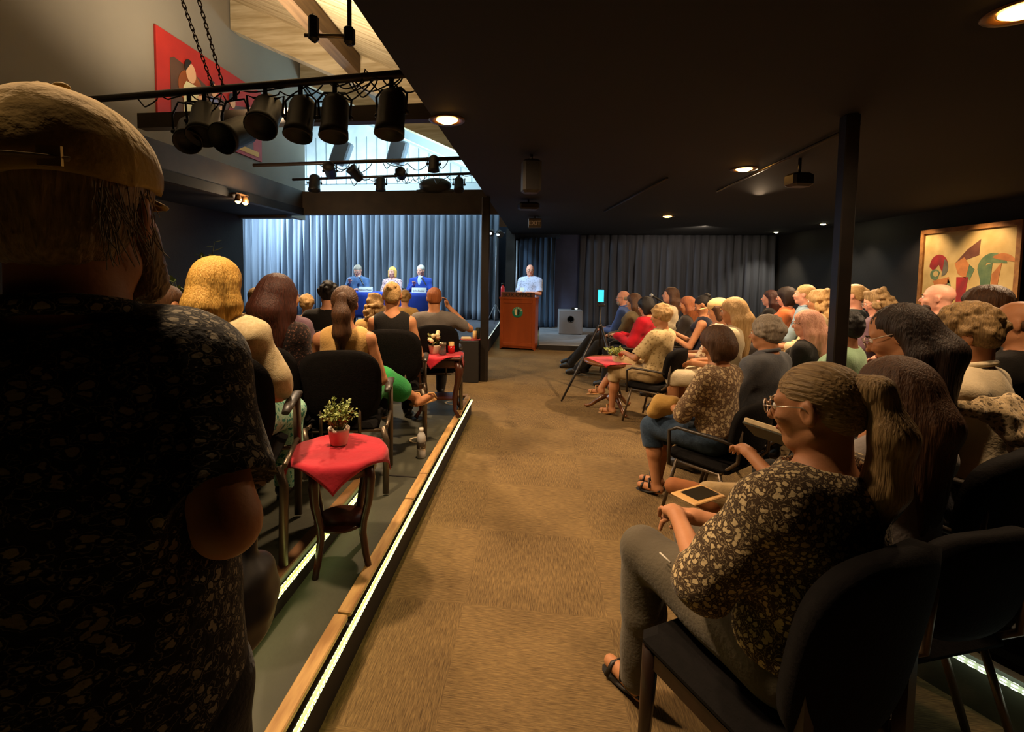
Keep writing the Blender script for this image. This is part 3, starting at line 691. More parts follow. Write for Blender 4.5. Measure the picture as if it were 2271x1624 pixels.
K_green = cloth('bright_green_cloth', '2c9448', '1c7c38', scale=6); K_mauve = cloth('mauve_cloth', '6c5460', '5a4450', scale=8)
K_flA = flower('brown_floral_print', 'bca67c', '40301f', 62); K_flB = flower('taupe_floral_print', 'c8b088', '6e5640', 34); K_flC = flower('tan_floral_print', '9c8458', 'd0b888', 30, size=.7)
K_leaf = flower('black_leaf_print_shirt', '8e8470', '17130f', 46, stretch=(1, 1.8, 1.6), size=.8); K_aloha = flower('pale_blue_leaf_print', '7c86a0', 'b4c0dc', 36, size=.8)
K_teal = flower('teal_paisley_print', '2c8474', 'a8d8bc', 40); K_dprint = flower('dark_geometric_print', '6c4a3c', '1a110e', 60, size=.7); K_stripe = mat('black_white_stripe_cloth', 'c8bca8', var='241c18', kind='wave', scale=30, thresh=(.4, .6), rough=.9)
K_sandal = mat('black_sandal_strap', '1a1512', rough=.5); K_tansole = mat('tan_sandal_sole', 'b88850', rough=.6); K_suede = mat('orange_suede_shoe', '94582a', rough=.8, var='844c22', scale=20)

# ---------------------------------------------------------------- left seating
person('woman seen from behind with golden straight hair and cream gauze blouse, beside the capped man', 482, 580, 1.76, .30, face=8, top=K_cream, loose=.035, folds=.008, hair=('long', 'golden'), vol=.018, bottom=K_teal, vox=.006, hvox=.0035, sleeve=1.45, head=(-6, 4, 2), lean=-.02, chair=2, who='woman in cream gauze blouse',
       J={'knR': (.16, .46, .50), 'elR': (.25, .02, .76), 'wrR': (.17, .27, .70)})
person('woman with very long dark auburn hair, sunglasses on her head and dark print top', 612, 620, 2.6, .18, face=8, top=K_dprint, hair=('longer', 'auburn'), vol=.034, bottom=K_black, vox=.008, hvox=.0045, sleeve=1, head=(6, 10, 10), lean=.02, chair=2, who='woman with long auburn hair')
person('woman seen from behind with wavy brown ponytail and tan sleeveless top', 765, 638, 2.62, .18, face=14, top=K_tan, sleeve=0, hair=('pony', 'brown'), ponyL=.24, ponyR=.055, vol=.01, bottom=K_green, skirt=.5, vox=.007, hvox=.004, skin='tan', legs='crossedL' and 'crossed', shoe='sandal', shoem=K_tansole, leg=1.3, head=(0, 4, 0), chair=2, who='woman in tan sleeveless top',
       J={'knR': (.20, .40, .60), 'anR': (.47, .62, .40), 'elR': (.24, -.02, .70), 'wrR': (.2, .22, .66)}, ftR=(.8, .55, .12))
person('woman seen from behind with golden top knot and black tank top', 870, 626, 3.5, .18, face=14, top=K_black, sleeve=0, hair=('topbun', 'blond'), bottom=K_black, vox=.009, hvox=.006, skin='tan', head=(0, 0, 0), chair=2, who='woman in black tank top', fem=True, b=1, J={'elR': (.24, -.04, .68), 'wrR': (.19, .18, .64)})
person('man with short reddish hair and grey tee shirt, right arm raised to his head', 963, 639, 4.25, .18, face=16, top=K_grey, sleeve=.8, loose=.02, hair=('short', 'red'), fem=False, bottom=K_char, vox=.01, hvox=.007, skin='tan', chair=2, who='man in grey tee shirt',
       J={'elR': (.42, .06, .86), 'wrR': (.17, .2, 1.12)}, hdR=(-.3, -.1, 1))
person('person with dark short hair and black shirt sitting beyond the long haired women', 728, 628, 4.0, .18, face=20, top=K_black, hair=('curly', 'black'), fem=False, bottom=K_black, build=1.05, vox=.012, sleeve=1, who='dark haired person in black shirt')
person('person with brown hair half hidden beyond the auburn haired woman', 636, 628, 3.1, .18, face=-5, top=K_mauve, hair=('short', 'brown'), bottom=K_black, vox=.012, skin='tan', head=(-20, 5, 0), who='brown haired person beyond the auburn haired woman')
person('person with short light brown hair peeking out left of the auburn haired woman', 570, 639, 3.8, .18, face=5, top=K_khaki, hair=('short', 'ash'), bottom=K_black, vox=.012, skin='tan', who='light brown haired person')
person('person with fluffy grey blond hair in front of the stage curtain', 681, 656, 5.2, 0, face=12, top=K_olive, hair=('curly', 'blond'), vol=.01, bottom=K_black, vox=.014, who='fluffy grey blond haired person')
person('woman with wavy strawberry blond hair and yellow top near the blue table', 833, 653, 4.55, 0, face=20, top=K_tan, hair=('curlylong', 'blond'), vol=.01, bottom=K_black, vox=.012, skin='tan', head=(-10, 5, 0), who='strawberry blond woman')
person('small fair haired person right of the top knot before the blue table', 898, 665, 6.6, 0, face=12, top=K_tan, hair=('curly', 'blond'), bottom=K_black, vox=.014, who='small fair haired person', s=.86)
person('person at far left whose ear shows between the beard and the golden hair', 372, 634, 2.25, .18, face=-8, top=K_cream, hair=('short', 'brown'), bottom=K_black, vox=.01, skin='tan', head=(-14, 5, 0), who='person at far left beside the beard')

# ---------------------------------------------------------------- stage panel and host (facing the audience)
person('man with white hair and denim shirt bent over his microphone at the panel table', 793, 588, 9.75, .26, face=176, top=K_denim, sleeve=1.9, collar=True, hair=('short', 'grey'), fem=False, build=1.08, bottom=K_char, vox=.012, glasses=1, head=(0, 26, 0), skin='pink', who='man in denim shirt', slouch=.02,
       J={'elR': (.25, .08, .74), 'wrR': (.04, .24, .95), 'elL': (-.26, .06, .72), 'wrL': (-.14, .30, .80)}, hdR=(-.1, .4, .5))
person('woman with blond bob and pale blouse at the middle of the panel table', 870, 592, 9.85, .26, face=180, top=flower('pale_pink_print', '7c5c6c', 'd8b8b0', 30, th=(.1, .3)), sleeve=1.5, hair=('bob', 'golden'), bottom=K_char, vox=.012, head=(-8, 4, 0), skin='pink', who='woman in pale blouse', J={'wrR': (.1, .3, .80), 'wrL': (-.1, .3, .80)})
person('man with white hair and royal blue jacket at the panel table', 933, 588, 9.85, .26, face=178, top=K_jacket, sleeve=1.95, collar=True, vneck=True, hair=('short', 'white'), fem=False, build=1.05, bottom=K_char, vox=.012, head=(-12, 6, 0), skin='pink', who='man in royal blue jacket',
       J={'elR': (.26, .06, .72), 'wrR': (.06, .25, .92), 'elL': (-.26, .06, .72), 'wrL': (-.16, .30, .80)}, hdR=(-.1, .4, .5))
t_, hc_, RH_, J_, s_ = last()
blob('undershirt', [ell((0, .015, .98), (.05, .055, .14), None, .01)], .012, cloth('pale_blue_undershirt', 'b8d0e8'), t_)
person('bald man with glasses and pale printed shirt with name badge standing behind the lectern', 1176, 587, 9.45, 0, face=158, top=K_aloha, sleeve=.95, collar=True, loose=.02, hair=('balding', 'ash'), fem=False, build=1.1, stand=True, bottom=K_char, vox=.011, glasses=1, head=(28, 6, 0), skin='pink',
       J={'elR': (.24, .0, 1.10), 'wrR': (.08, .24, 1.12), 'elL': (-.25, .02, 1.10), 'wrL': (-.08, .24, 1.12)}, hdR=(-.6, .6, 0), hdL=(.6, .6, 0))
t_, hc_, RH_, J_, s_ = last()
MB().box((.085, .150, 1.18), (.10, .006, .085), bev=.003).build('name_badge', mat('white_green_badge', 'dcefe4', rough=.5), t_)

# ---------------------------------------------------------------- right audience
def R(label, who, px, py, Y, face, **k): return person(label, px, py, Y, k.pop('floor', 0), face, who=who, **k)
R('bald man with glasses and beard in blue shirt, first seat beside the curtain', 'bald man in blue shirt', 1382, 645, 7.1, 72, top=K_blue, sleeve=1.8, collar=True, hair=('balding', 'grey'), fem=False, bottom=K_black, glasses=1, skin='pink', vox=.011, head=(0, 2, 0), J={'anL': (-.12, .75, .09), 'anR': (.12, .80, .12)})
t_, hc_, RH_, J_, s_ = last()
blob('beard', [ell(hc_+RH_ @ Vector((0, .055, -.082)), (.052, .045, .045), RH_, .01)], .011, HAIR['grey'], t_)
R('woman with long brown hair and olive hooded jacket', 'woman in olive jacket', 1405, 652, 6.5, 62, top=K_olive, sleeve=1.9, loose=.03, hair=('long', 'brown'), vol=.008, bottom=K_black, vox=.011, head=(0, 6, 0), J={'anL': (-.12, .78, .10), 'anR': (.12, .74, .09)})
t_, hc_, RH_, J_, s_ = last()
blob('hood', [ell((0, -.13, .99), (.12, .06, .07), None, .02), cap_((-.09, -.09, 1.03), .03, (.09, -.09, 1.03), .03)], .011, K_olive, t_)
R('woman with black bob and bright red jacket reading in her lap', 'woman in red jacket', 1432, 661, 5.95, 58, top=K_red, sleeve=1.9, loose=.028, folds=.008, hair=('bob', 'black'), vol=.012, bottom=K_black, vox=.01, head=(0, 18, 0), J={'wrL': (-.06, .36, .78), 'wrR': (.06, .36, .78)})
R('woman with short curly grey blond hair and tan floral shirt leaning on the small table', 'woman in tan floral shirt', 1466, 678, 4.7, 50, top=K_flC, sleeve=.9, loose=.025, hair=('curly', 'blond'), vol=.012, bottom=K_khaki, leg=1.2, vox=.009, hvox=.006, skin='tan', head=(10, 10, 0), shoe='sandal', shoem=K_tansole, legs='crossed', J={'elL': (-.22, .12, .74), 'wrL': (-.08, .33, .76), 'elR': (.22, .16, .7)})
R('person with glasses and long brown hair holding a microphone by the curtain', 'person with the microphone', 1487, 637, 6.9, 74, top=K_white, sleeve=1.4, hair=('long', 'brown'), bottom=K_char, glasses=1, vox=.011, skin='pink', head=(4, -4, 0), J={'elR': (.2, .12, .74), 'wrR': (.06, .24, 1.0)}, hdR=(0, .3, .6))
R('woman with light brown shoulder length hair and dark grey cardigan', 'woman in dark grey cardigan', 1524, 658, 6.2, 66, top=K_char, sleeve=1.8, hair=('long', 'red'), bottom=K_stripe, skirt=.3, vox=.01, head=(0, 10, 0), skin='tan')
R('woman with dark top knot and navy sleeveless top looking down', 'woman with dark top knot', 1560, 656, 5.6, 64, top=K_navy, sleeve=0, hair=('topbun', 'black'), bottom=K_navy, vox=.009, head=(0, 26, 0), skin='tan', leg=.7, J={'wrL': (-.10, .34, .84), 'wrR': (.08, .36, .86)})
R('woman wearing a beige cap and pale patterned wrap', 'woman in beige cap', 1592, 665, 5.0, 62, top=flower('pale_patterned_wrap_cloth', '8c6c58', 'e0ccaa', 22, th=(.05, .2)), sleeve=1.2, hair=('bob', 'brown'), bottom=K_khaki, vox=.009, head=(0, 16, 0))
t_, hc_, RH_, J_, s_ = last()
cp = blob('cap', [ell(hc_+RH_ @ Vector((0, -.015, .055)), (.092, .112, .082), RH_, .01), sub(ell(hc_+RH_ @ Vector((0, 0, -.04)), (.15, .2, .07), RH_, .005))], .009, cloth('beige_cap_cloth', 'dcbc84'), t_)
blob('brim', [ell(hc_+RH_ @ Vector((0, .12, .045)), (.07, .07, .010), RH_, .005)], .008, cloth('beige_cap_cloth', ''), cp)
R('woman with long straight blond hair and white top', 'blond woman in white top', 1626, 662, 4.4, 60, top=K_white, sleeve=.9, loose=.025, hair=('longer', 'blond'), vol=.006, bottom=K_white, leg=1.1, vox=.009, hvox=.006, head=(0, 10, 0), skin='tan')
R('woman with long dark reddish hair and black top, arms folded, in the back row', 'reddish haired woman with folded arms', 1708, 644, 7.1, 58, top=K_black, sleeve=.9, hair=('long', 'auburn'), bottom=K_black, vox=.011, skin='pink', head=(0, 2, 0), J={'wrL': (.08, .22, .82), 'wrR': (-.08, .25, .80)})
R('woman with black fringed bob and orange top in the back row', 'woman in orange top', 1743, 639, 6.6, 57, top=K_orange, sleeve=.8, hair=('bob', 'dark'), vol=.014, bottom=K_char, vox=.011, skin='pink')
R('blond man with glasses pushed up on his head and light blue shirt', 'man in light blue shirt', 1785, 632, 6.05, 57, top=K_lblue, sleeve=1.2, collar=True, hair=('short', 'blond'), fem=False, bottom=K_char, vox=.011, skin='pink', head=(0, -2, 0))
R('woman with long curly blond hair in cream wrap beside the dark post', 'woman in cream wrap beside the post', 1816, 645, 5.45, 55, top=K_cream, sleeve=1.6, loose=.03, hair=('curlylong', 'blond'), vol=.012, bottom=K_khaki, vox=.011, skin='tan')
R('woman with blond bun and dark jacket resting her chin on her hand', 'woman in dark jacket', 1893, 632, 5.7, 52, top=cloth('dark_teal_cloth', '1e2a2c'), sleeve=1.7, hair=('bun', 'blond'), vol=.006, bottom=K_black, vox=.011, skin='pink', head=(0, 4, 0), J={'elR': (.18, .26, .78), 'wrR': (.05, .17, 1.03), 'elL': (-.18, .24, .72), 'wrL': (.06, .34, .74)}, hdR=(-.2, .1, 1))
R('woman with wavy ash hair, glasses and mauve top looking down by the wall', 'woman in mauve top', 1944, 644, 5.05, 50, top=K_mauve, sleeve=1.2, hair=('curlylong', 'ash'), bottom=K_black, glasses=2, vox=.011, skin='pink', head=(14, 20, 0))
R('bald bearded man in grey tee shirt in front of the painting', 'bald bearded man', 2082, 630, 4.45, 47, top=K_grey, sleeve=.8, fem=False, build=1.18, hair=('bald', 'dark'), bottom=K_char, vox=.009, skin='pink', head=(0, 0, 0), loose=.025)
t_, hc_, RH_, J_, s_ = last()
blob('beard', [ell(hc_+RH_ @ Vector((0, .045, -.078)), (.060, .052, .048), RH_, .01), sub(ell(hc_+RH_ @ Vector((0, .10, -.055)), (.03, .03, .014), RH_, .01))], .008, HAIR['dark'], t_)
R('person with black curly hair and mint shirt behind the dark post', 'person in mint shirt', 1876, 697, 3.55, 46, top=K_mint, sleeve=1.1, loose=.03, hair=('curly', 'black'), vol=.012, bottom=K_jeans, vox=.009, skin='brown', chair=1)
R('woman with long pinkish blond hair, glasses and black top', 'pink haired woman', 1790, 690, 4.05, 50, top=K_black, sleeve=.55, hair=('longer', 'pinkblond'), vol=.01, bottom=K_black, glasses=1, vox=.008, hvox=.005, skin='pink', head=(4, 6, 0), build=1.1)
R('man with curly grey hair and slate shirt, seen from behind', 'grey haired man in slate shirt', 1700, 706, 3.3, 40, top=K_slate, sleeve=1.2, collar=True, loose=.02, hair=('curly', 'grey'), vol=.012, fem=False, bottom=K_char, vox=.008, hvox=.005, skin='tan', build=1.1, head=(10, 4, 0))
R('woman with dark brown bob, taupe floral shirt and rolled jeans before the tripod', 'woman in taupe floral shirt', 1590, 727, 2.95, 42, top=K_flB, sleeve=1.0, loose=.02, hair=('bob', 'brown'), vol=.012, bottom=K_jeans, leg=1.32, vox=.007, hvox=.0045, skin='tan', shoe='sandal', shoem=K_sandal, head=(0, 22, 0), lean=.0,
  J={'wrL': (-.05, .34, .72), 'elL': (-.2, .14, .72), 'wrR': (.08, .34, .72), 'elR': (.2, .12, .70), 'knL': (-.1, .46, .53), 'anL': (-.09, .40, .09), 'knR': (.1, .45, .53), 'anR': (.03, .47, .09)})
R('man with short brown hair and glasses in front of the painting', 'man with short brown hair', 2186, 638, 3.15, 40, top=K_char, sleeve=1.2, hair=('short', 'brown'), vol=.008, fem=False, bottom=K_char, glasses=1, vox=.008, hvox=.005, skin='tan', build=1.05, head=(6, 10, 0))
R('woman with short wavy brown hair, glasses and pale collared shirt', 'woman in pale collared shirt', 2150, 686, 2.3, 36, top=K_white, sleeve=1.0, collar=True, loose=.022, folds=.007, hair=('curly', 'ash'), vol=.006, bottom=K_char, glasses=1, vox=.007, hvox=.004, skin='tan', head=(8, 20, 0), lean=.0)
R('man at right edge with bald brown head and dark shirt', 'man at the right edge', 2262, 668, 2.75, 36, top=K_black, sleeve=1.2, hair=('balding', 'brown'), fem=False, bottom=K_black, vox=.009, skin='tan', head=(4, 6, 0), build=1.1)
R('woman with straight dark hair, pale glasses and navy tank top looking down', 'woman in navy tank top', 2000, 676, 2.0, 34, top=K_navy, sleeve=0, hair=('long', 'dark'), vol=-.005, bottom=K_black, glasses=2, vox=.006, hvox=.004, skin='tan', head=(14, 24, 0), lean=.02)
R('woman with long brown hair and pale grey top, khaki trousers, ankle on her knee', 'woman in khaki trousers', 1985, 803, 1.64, 20, top=cloth('pale_grey_top_cloth', 'a49a94', '948a84', scale=8), sleeve=.9, hair=('longer', 'brown'), vol=.016, bottom=K_khaki, vox=.006, hvox=.0038, head=(10, 10, 0), lean=.0, shoem=K_suede, skin='tan', chair=1,
  J={'knR': (.10, .46, .58), 'knL': (-.14, .46, .50), 'anR': (-.27, .62, .59), 'wrL': (-.22, .44, .86), 'elL': (-.24, .14, .74)}, ftR=(-.75, .45, .22))
R('woman with ash blond ponytail, pale sunglasses and brown floral blouse in the front right chair', 'woman in brown floral blouse', 1815, 806, 1.22, 30, top=K_flA, sleeve=1.15, loose=.028, folds=.007, hair=('pony', 'ash'), ponyL=.26, vol=-.001, bottom=K_pants, vox=.005, hvox=.003, glasses=2, skin='tan', head=(14, 10, 0), lean=-.03, shoe='sandal', shoem=K_sandal, build=1.08, neck=.09, chair=4,
  J={'elL': (-.25, .10, .74), 'wrL': (-.10, .34, .77), 'elR': (.25, .08, .72), 'wrR': (.0, .36, .74), 'knL': (-.13, .45, .60), 'knR': (.12, .45, .60), 'anL': (-.10, .50, .09), 'anR': (.1, .34, .09)})
t_, hc_, RH_, J_, s_ = last()
hh = J_['hipL'].lerp(J_['knL'], .62)
MB().tube([hh+Vector((-.09, -.02, .10)), hh+Vector((-.085, .03, .102))], .003, 6).build('trouser_logo', mat('silver_logo_thread', 'c8c0b0'), t_)

# ---------------------------------------------------------------- capped man standing closest to the camera
person('man seen from behind in a tan cap with grizzled beard and black leaf print shirt', 166, 262, .50, 0, face=27, top=K_leaf, sleeve=.97, loose=.02, sw=.112, collar=True, hair=('short', 'ash'), vol=.001, fem=False, build=.94, stand=True, bottom=cloth('black_trouser_cloth', '14110e'), vox=.006, hvox=.0028, skin='tan', head=(-9, -2, 0), hang=True, lean=.0, eyes=True,
       J={'shR': (.118, 0, 1.385), 'elR': (.178, -.09, 1.215), 'wrR': (.13, .10, 1.12), 'elL': (-.215, -.03, 1.13), 'wrL': (-.17, .2, 1.04)}, hdR=(-.3, .5, -.3), hdL=(.3, .5, -.3))
t_, hc_, RH_, J_, s_ = last()
def hm(x, y, z): return hc_+RH_ @ Vector((x, y, z))
K_cap = cloth('tan_cap_cotton', 'b0934e', '8f7438', scale=9, bump=.5, bscale=40)
q_ = rng.uniform(0, 6, 3)
hinv = np.array(RH_.inverted()); hcn_ = np.array(hc_)
def capd(x, y, z):
    X, Y, Z = x-hcn_[0], y-hcn_[1], z-hcn_[2]; lx = hinv[0, 0]*X+hinv[0, 1]*Y+hinv[0, 2]*Z; ly = hinv[1, 0]*X+hinv[1, 1]*Y+hinv[1, 2]*Z
    th = np.arctan2(lx, ly); seam = np.exp(-((np.mod(th+PI/6, PI/3)-PI/6)/.035)**2)
    return -.0018*seam+.0034*np.sin(40*X+30*Z+q_[0])*np.sin(34*Y+q_[1])
cap_o = blob('cap', [ell(hm(0, -.018, .045), (.094, .112, .098), RH_, .01), sub(ell(hm(0, -.02, -.06), (.2, .3, .098), RH_, .003))], .0032, K_cap, t_, capd)
MB().ball(hm(0, -.018, .145), (.009, .009, .005), 12, 8, M=RH_).build('cap_button', K_cap, cap_o)
brim_rows = []
for i in range(7):
    yy = .075+.085*i/6; w = .072*math.sqrt(max(0, 1-(i/6.4)**2.6))+.002
    brim_rows.append([hm(w*u, yy-.03*abs(u)**2, .036-.018*abs(u)**2-.006*i/6) for u in np.linspace(-1, 1, 13)])
MB().grid(brim_rows, .004).build('brim', K_cap, cap_o)
MB().tube([hm(.096*math.sin(a_), -.018-.114*math.cos(a_), .046) for a_ in np.linspace(-.62, .62, 13)], .0095, 8, flat=.25).build('cap_strap', cloth('cap_strap_cotton', '6c5830'), cap_o)
MB().box(hm(.045, -.122, .047), (.022, .004, .02), M=RH_).build('strap_buckle', mat('brass_buckle', 'b89858', metal=.8, rough=.3), cap_o)
bp = [ell(hm(0, .055, -.098), (.058, .05, .05), RH_, .02), cap_(hm(.066, .012, -.03), .020, hm(.055, .04, -.09), .028, .02), cap_(hm(-.066, .012, -.03), .020, hm(-.055, .04, -.09), .028, .02), cap_(hm(0, .07, -.11), .04, hm(0, .09, -.19), .018, .03)]
blob('beard', bp, .004, HAIR['ash'], t_, lambda x, y, z: .003*np.sin(150*x+60*np.sin(14*z))*np.sin(120*y+20*z))
mb = MB(); rs = np.random.default_rng(3)
for k in range(150):     # loose grizzled hair over the ears and nape
    sd = 1 if k % 2 else -1; a0 = rs.uniform(-.3, 1.9); p = Vector((sd*.083*math.cos(a0*.35), -.012-.09*math.sin(a0*.55), rs.uniform(-.03, .035)))
    pts = [p]; d = Vector((sd*rs.uniform(-.1, .3), rs.uniform(-.3, .3), -1)).normalized()
    for i in range(5): d = (d+Vector(rs.normal(0, .13, 3))).normalized(); p = p+d*rs.uniform(.006, .011); pts.append(p)
    mb.tube([hm(*q) for q in pts], [.0009, .0009, .0008, .0007, .0006, .0004], 4)
tag(mb.build('loose_hair', HAIR['grey'], t_), kind='stuff')
# ---------------------------------------------------------------- chairs
M_fab = mat('black_chair_fabric', '100e0d', rough=.9, spec=.12, bump=.2, bscale=120, var='141110', scale=40)
M_leg = mat('grey_brown_chair_tube', '6a5c4c', rough=.35, metal=.6); M_chrome = mat('chrome_chair_tube', 'b0a596', rough=.2, metal=.9)
M_arm = mat('dark_plastic_armrest', '3a322a', rough=.4, var='2e2822', scale=10); M_wood = mat('dark_walnut_leg', '2c1a10', rough=.35, var='1e120a', scale=6, stretch=(4, 4, .6))
def pad(w, h, d, n=14, curve=.0, bulge=.02, ex=3.2):
    """rounded cushion panel in xz, thickness along y"""
    P = [];
    for side in (0,):
        for i in range(n+1):
            row = []
            for k in range(n+1):
                u, v = -1+2*k/n, -1+2*i/n
                # superellipse mapping of a square grid
                m = max(abs(u), abs(v)); e = ((abs(u)**ex+abs(v)**ex)**(1/ex)) or 1; f = m/e if m > 0 else 1
                x, z = u*f, v*f
                row.append((x*w/2, -curve*x*x-bulge*(1-m**4), z*h/2))
            P.append(row)
    return P
def mk_chair(kind):
    t = thing('chair', None, None)
    t['_k'] = kind
    lab = {1: M_leg, 2: M_leg, 3: M_chrome, 4: M_wood}[kind]
    bw, bh = {1: (.44, .34), 2: (.47, .46), 3: (.50, .36), 4: (.44, .50)}[kind]
    MB().box((0, .02, .425), (.47, .46, .07), bev=.03).build('seat', M_fab, t)
    rows = pad(bw, bh, .05, curve=-.035, bulge=.018)
    cz = {1: .70, 2: .72, 3: .70, 4: .70}[kind]; tl = Matrix.Rotation(math.radians(9), 3, 'X')
    mb = MB(); mb.grid([[tl @ Vector(p)+Vector((0, -.235, cz)) for p in r] for r in rows], -.05); mb.build('backrest', M_fab, t)
    if kind == 4:
        for x in (-.21, .21):
            for y, k in ((.21, 1), (-.2, -1)): MB().tube([(x, y, .41), (x*1.04, y+.015*k, 0)], [.026, .017], 10).build('leg', lab, t)
        mb = MB(); mb.box((0, .0, .375), (.44, .42, .05)); mb.build('seat_frame', lab, t)
        MB().box((-.2, -.235, .52), (.035, .03, .3)).build('back_support', lab, t); MB().box((.2, -.235, .52), (.035, .03, .3)).build('back_support', lab, t)
        return t
    r = .0125
    if kind == 2:
        for sd in (-1, 1):
            x = sd*.285
            MB().tube([(x, .19, .012), (x, .20, .35), (x, .17, .64)], r, 8, flat=1.6).build('leg', lab, t)
            MB().tube([(x, -.26, .012), (x, -.22, .35), (x*.9, -.2, .43)], r, 8, flat=1.6).build('leg', lab, t)
            MB().tube([(x, -.2, .43), (x, .19, .42)], r, 8).build('side_rail', lab, t)
            MB().tube([(x*1.0, -.16, .655), (x*1.02, -.08, .675), (x*1.03, .08, .68), (x*1.02, .17, .665), (x*1.0, .215, .63)], [.018, .026, .028, .026, .016], 12, flat=.55).build('armrest', M_arm, t)
        for x in (-.12, .12): MB().tube([(x, -.25, .40), (x, -.255, .6)], .012, 6).build('back_bar', lab, t)
        MB().tube([(-.28, -.2, .41), (.28, -.2, .41)], .012, 6).build('cross_bar', lab, t); MB().tube([(-.28, .16, .385), (.28, .16, .385)], .012, 6).build('cross_bar', lab, t)
        return t
    for sd in (-1, 1):
        x = sd*.215
        MB().tube([(x, .16, .40), (x*1.08, .25, .008)], r, 8).build('leg', lab, t)
        MB().tube([(x, -.14, .40), (x*1.08, -.27, .008)], r, 8).build('leg', lab, t)
        if kind == 1: MB().tube([(x*1.15, .2, .35), (x*1.2, .2, .60), (x*1.2, .14, .635), (x*1.2, -.15, .635), (x*1.1, -.23, .62)], .012, 8).build('armrest', M_arm, t)
    for sd in (-1, 1): MB().tube([(sd*.215, .16, .385), (sd*.215, -.14, .385), (sd*.2, -.25, .5), (sd*.19, -.262, .75)], r, 8).build('side_frame', lab, t)
    return t
PROTO = {}
def chair(kind, loc, rz, s, label, group=None):
    if kind not in PROTO: c = PROTO[kind] = mk_chair(kind)
    else: c = copy_tree(PROTO[kind])
    c.location = loc; c.rotation_euler = (0, 0, rz); c.scale = (s, s, s)
    tag(c, label, 'chair', group); return c
adj = {1: 'black upholstered chair', 2: 'black padded armchair', 3: 'wide black chair with chrome legs', 4: 'dark padded chair with tapered walnut legs'}
for t, s, k, who in CHAIRS:
    k = 1 if k is True else k
    if t.location.y > 9: k = 1
    fz = t.location.z
    dx, dy, dr_ = (.03, 0, .21) if who == 'woman in cream gauze blouse' else (-.06, .05, 0) if who == 'woman in brown floral blouse' else (0, 0, 0)
    chair(k, (t.location.x+dx, t.location.y+dy, fz), t.rotation_euler[2]+dr_, s, adj[k]+' under the '+who, 'audience chairs' if t.location.y < 9 else 'panel chairs')
# ---------------------------------------------------------------- stage
M_stage = mat('stage_floor_grey', '55555c', rough=.6, var='46464e', scale=3)
structure('floor_stage', MB().box((-4.67, 10.22, .12), (7.54, 4.1, .27)), M_stage)
structure('trim_20', MB().box((-.885, 10.22, .13), (.025, 4.1, .255)).box((-4.67, 8.16, .13), (7.54, .025, .255)), mat('black_stage_skirt', '14110f', rough=.8))
strip('strip_light', (-.865, 8.3, .262), (-.9, 11.4, .262), 22, 'dotted row of small lights along the right edge of the stage',
      mat('cool_white_leds', ''), mat('clear_stage_tube', '8c9098', rough=.3))
# steps and raised floor right of the lectern
M_step = mat('grey_step_paint', '8a8c90', rough=.6, var='77797e', scale=4)
structure('floor_back', MB().box((2.81, 10.62, .04), (5.56, 3.36, .09)), M_step)
structure('trim_21', MB().box((2.81, 8.93, .045), (5.56, .02, .092)), M_riser)
structure('trim_22', MB().box((2.81, 8.95, .088), (5.56, .05, .008)), mat('white_step_edge', 'b8babc'))

def drape(name, x0, x1, y, z0, z1, m, label, pitch=.13, amp=.05, nx=None, seed=1, bow=None, group=None):
    r = np.random.default_rng(seed); n = int((x1-x0)/pitch*12); rows = []
    xs = np.linspace(x0, x1, n); ph = np.cumsum(r.uniform(.55, 1.5, n))*2*PI/12
    am = np.interp(np.arange(n), np.arange(0, n, 11), r.uniform(.5, 1.35, len(range(0, n, 11))))*amp
    for k, z in enumerate(np.linspace(z1, z0, 12)):
        t = k/11; row = []
        for i, x in enumerate(xs):
            yy = y-am[i]*(.6+.5*t)*(2*abs(math.sin(.5*(ph[i]+.35*math.sin(3*t+i*.01))))**.8-1)+.3*amp*math.sin(ph[i]*.31+2*t)
            row.append((x+.012*math.sin(ph[i]*1.3+4*t), yy, z))
        rows.append(row)
    o = MB().grid(rows, .006).build(name, m)
    return tag(o, label, 'curtain', group)
M_cur = mat('slate_blue_curtain', '6c7684', rough=.85, var='5c6674', scale=2, stretch=(5, 5, .4), bump=.1, bscale=80, spec=.2)
M_cur2 = mat('charcoal_blue_curtain', '505158', rough=.9, var='424349', scale=2, stretch=(5, 5, .4), spec=.2)
M_curb = mat('blue_door_curtain', '44566c', rough=.85, var='3a4a5e', scale=2, stretch=(5, 5, .4), spec=.2)
drape('stage_curtain', -8.4, -.98, 11.7, .27, 3.05, M_cur, 'wide pleated blue stage curtain hanging behind the panel table', .17, .12, seed=4)
drape('doorway_curtain', -.50, .40, 11.9, .10, 2.30, M_curb, 'narrow blue curtain hanging in the doorway behind the host', .12, .045, seed=8)
drape('wall_drape', .98, 5.5, 12.1, .10, 2.38, M_cur2, 'long charcoal drape along the back wall right of the blue wall panel', .2, .05, seed=9)
structure('wall_panel', MB().box((.70, 12.2, 1.25), (.62, .1, 2.32)), mat('blue_panel_paint', '454e70', rough=.8, var='3c4460', scale=2))
structure('trim_23', MB().box((-.7, 12.0, 1.3), (.22, .5, 2.4)), M_black)
structure('trim_24', MB().box((-.05, 12.02, 2.34), (1.1, .1, .12)), M_curb)

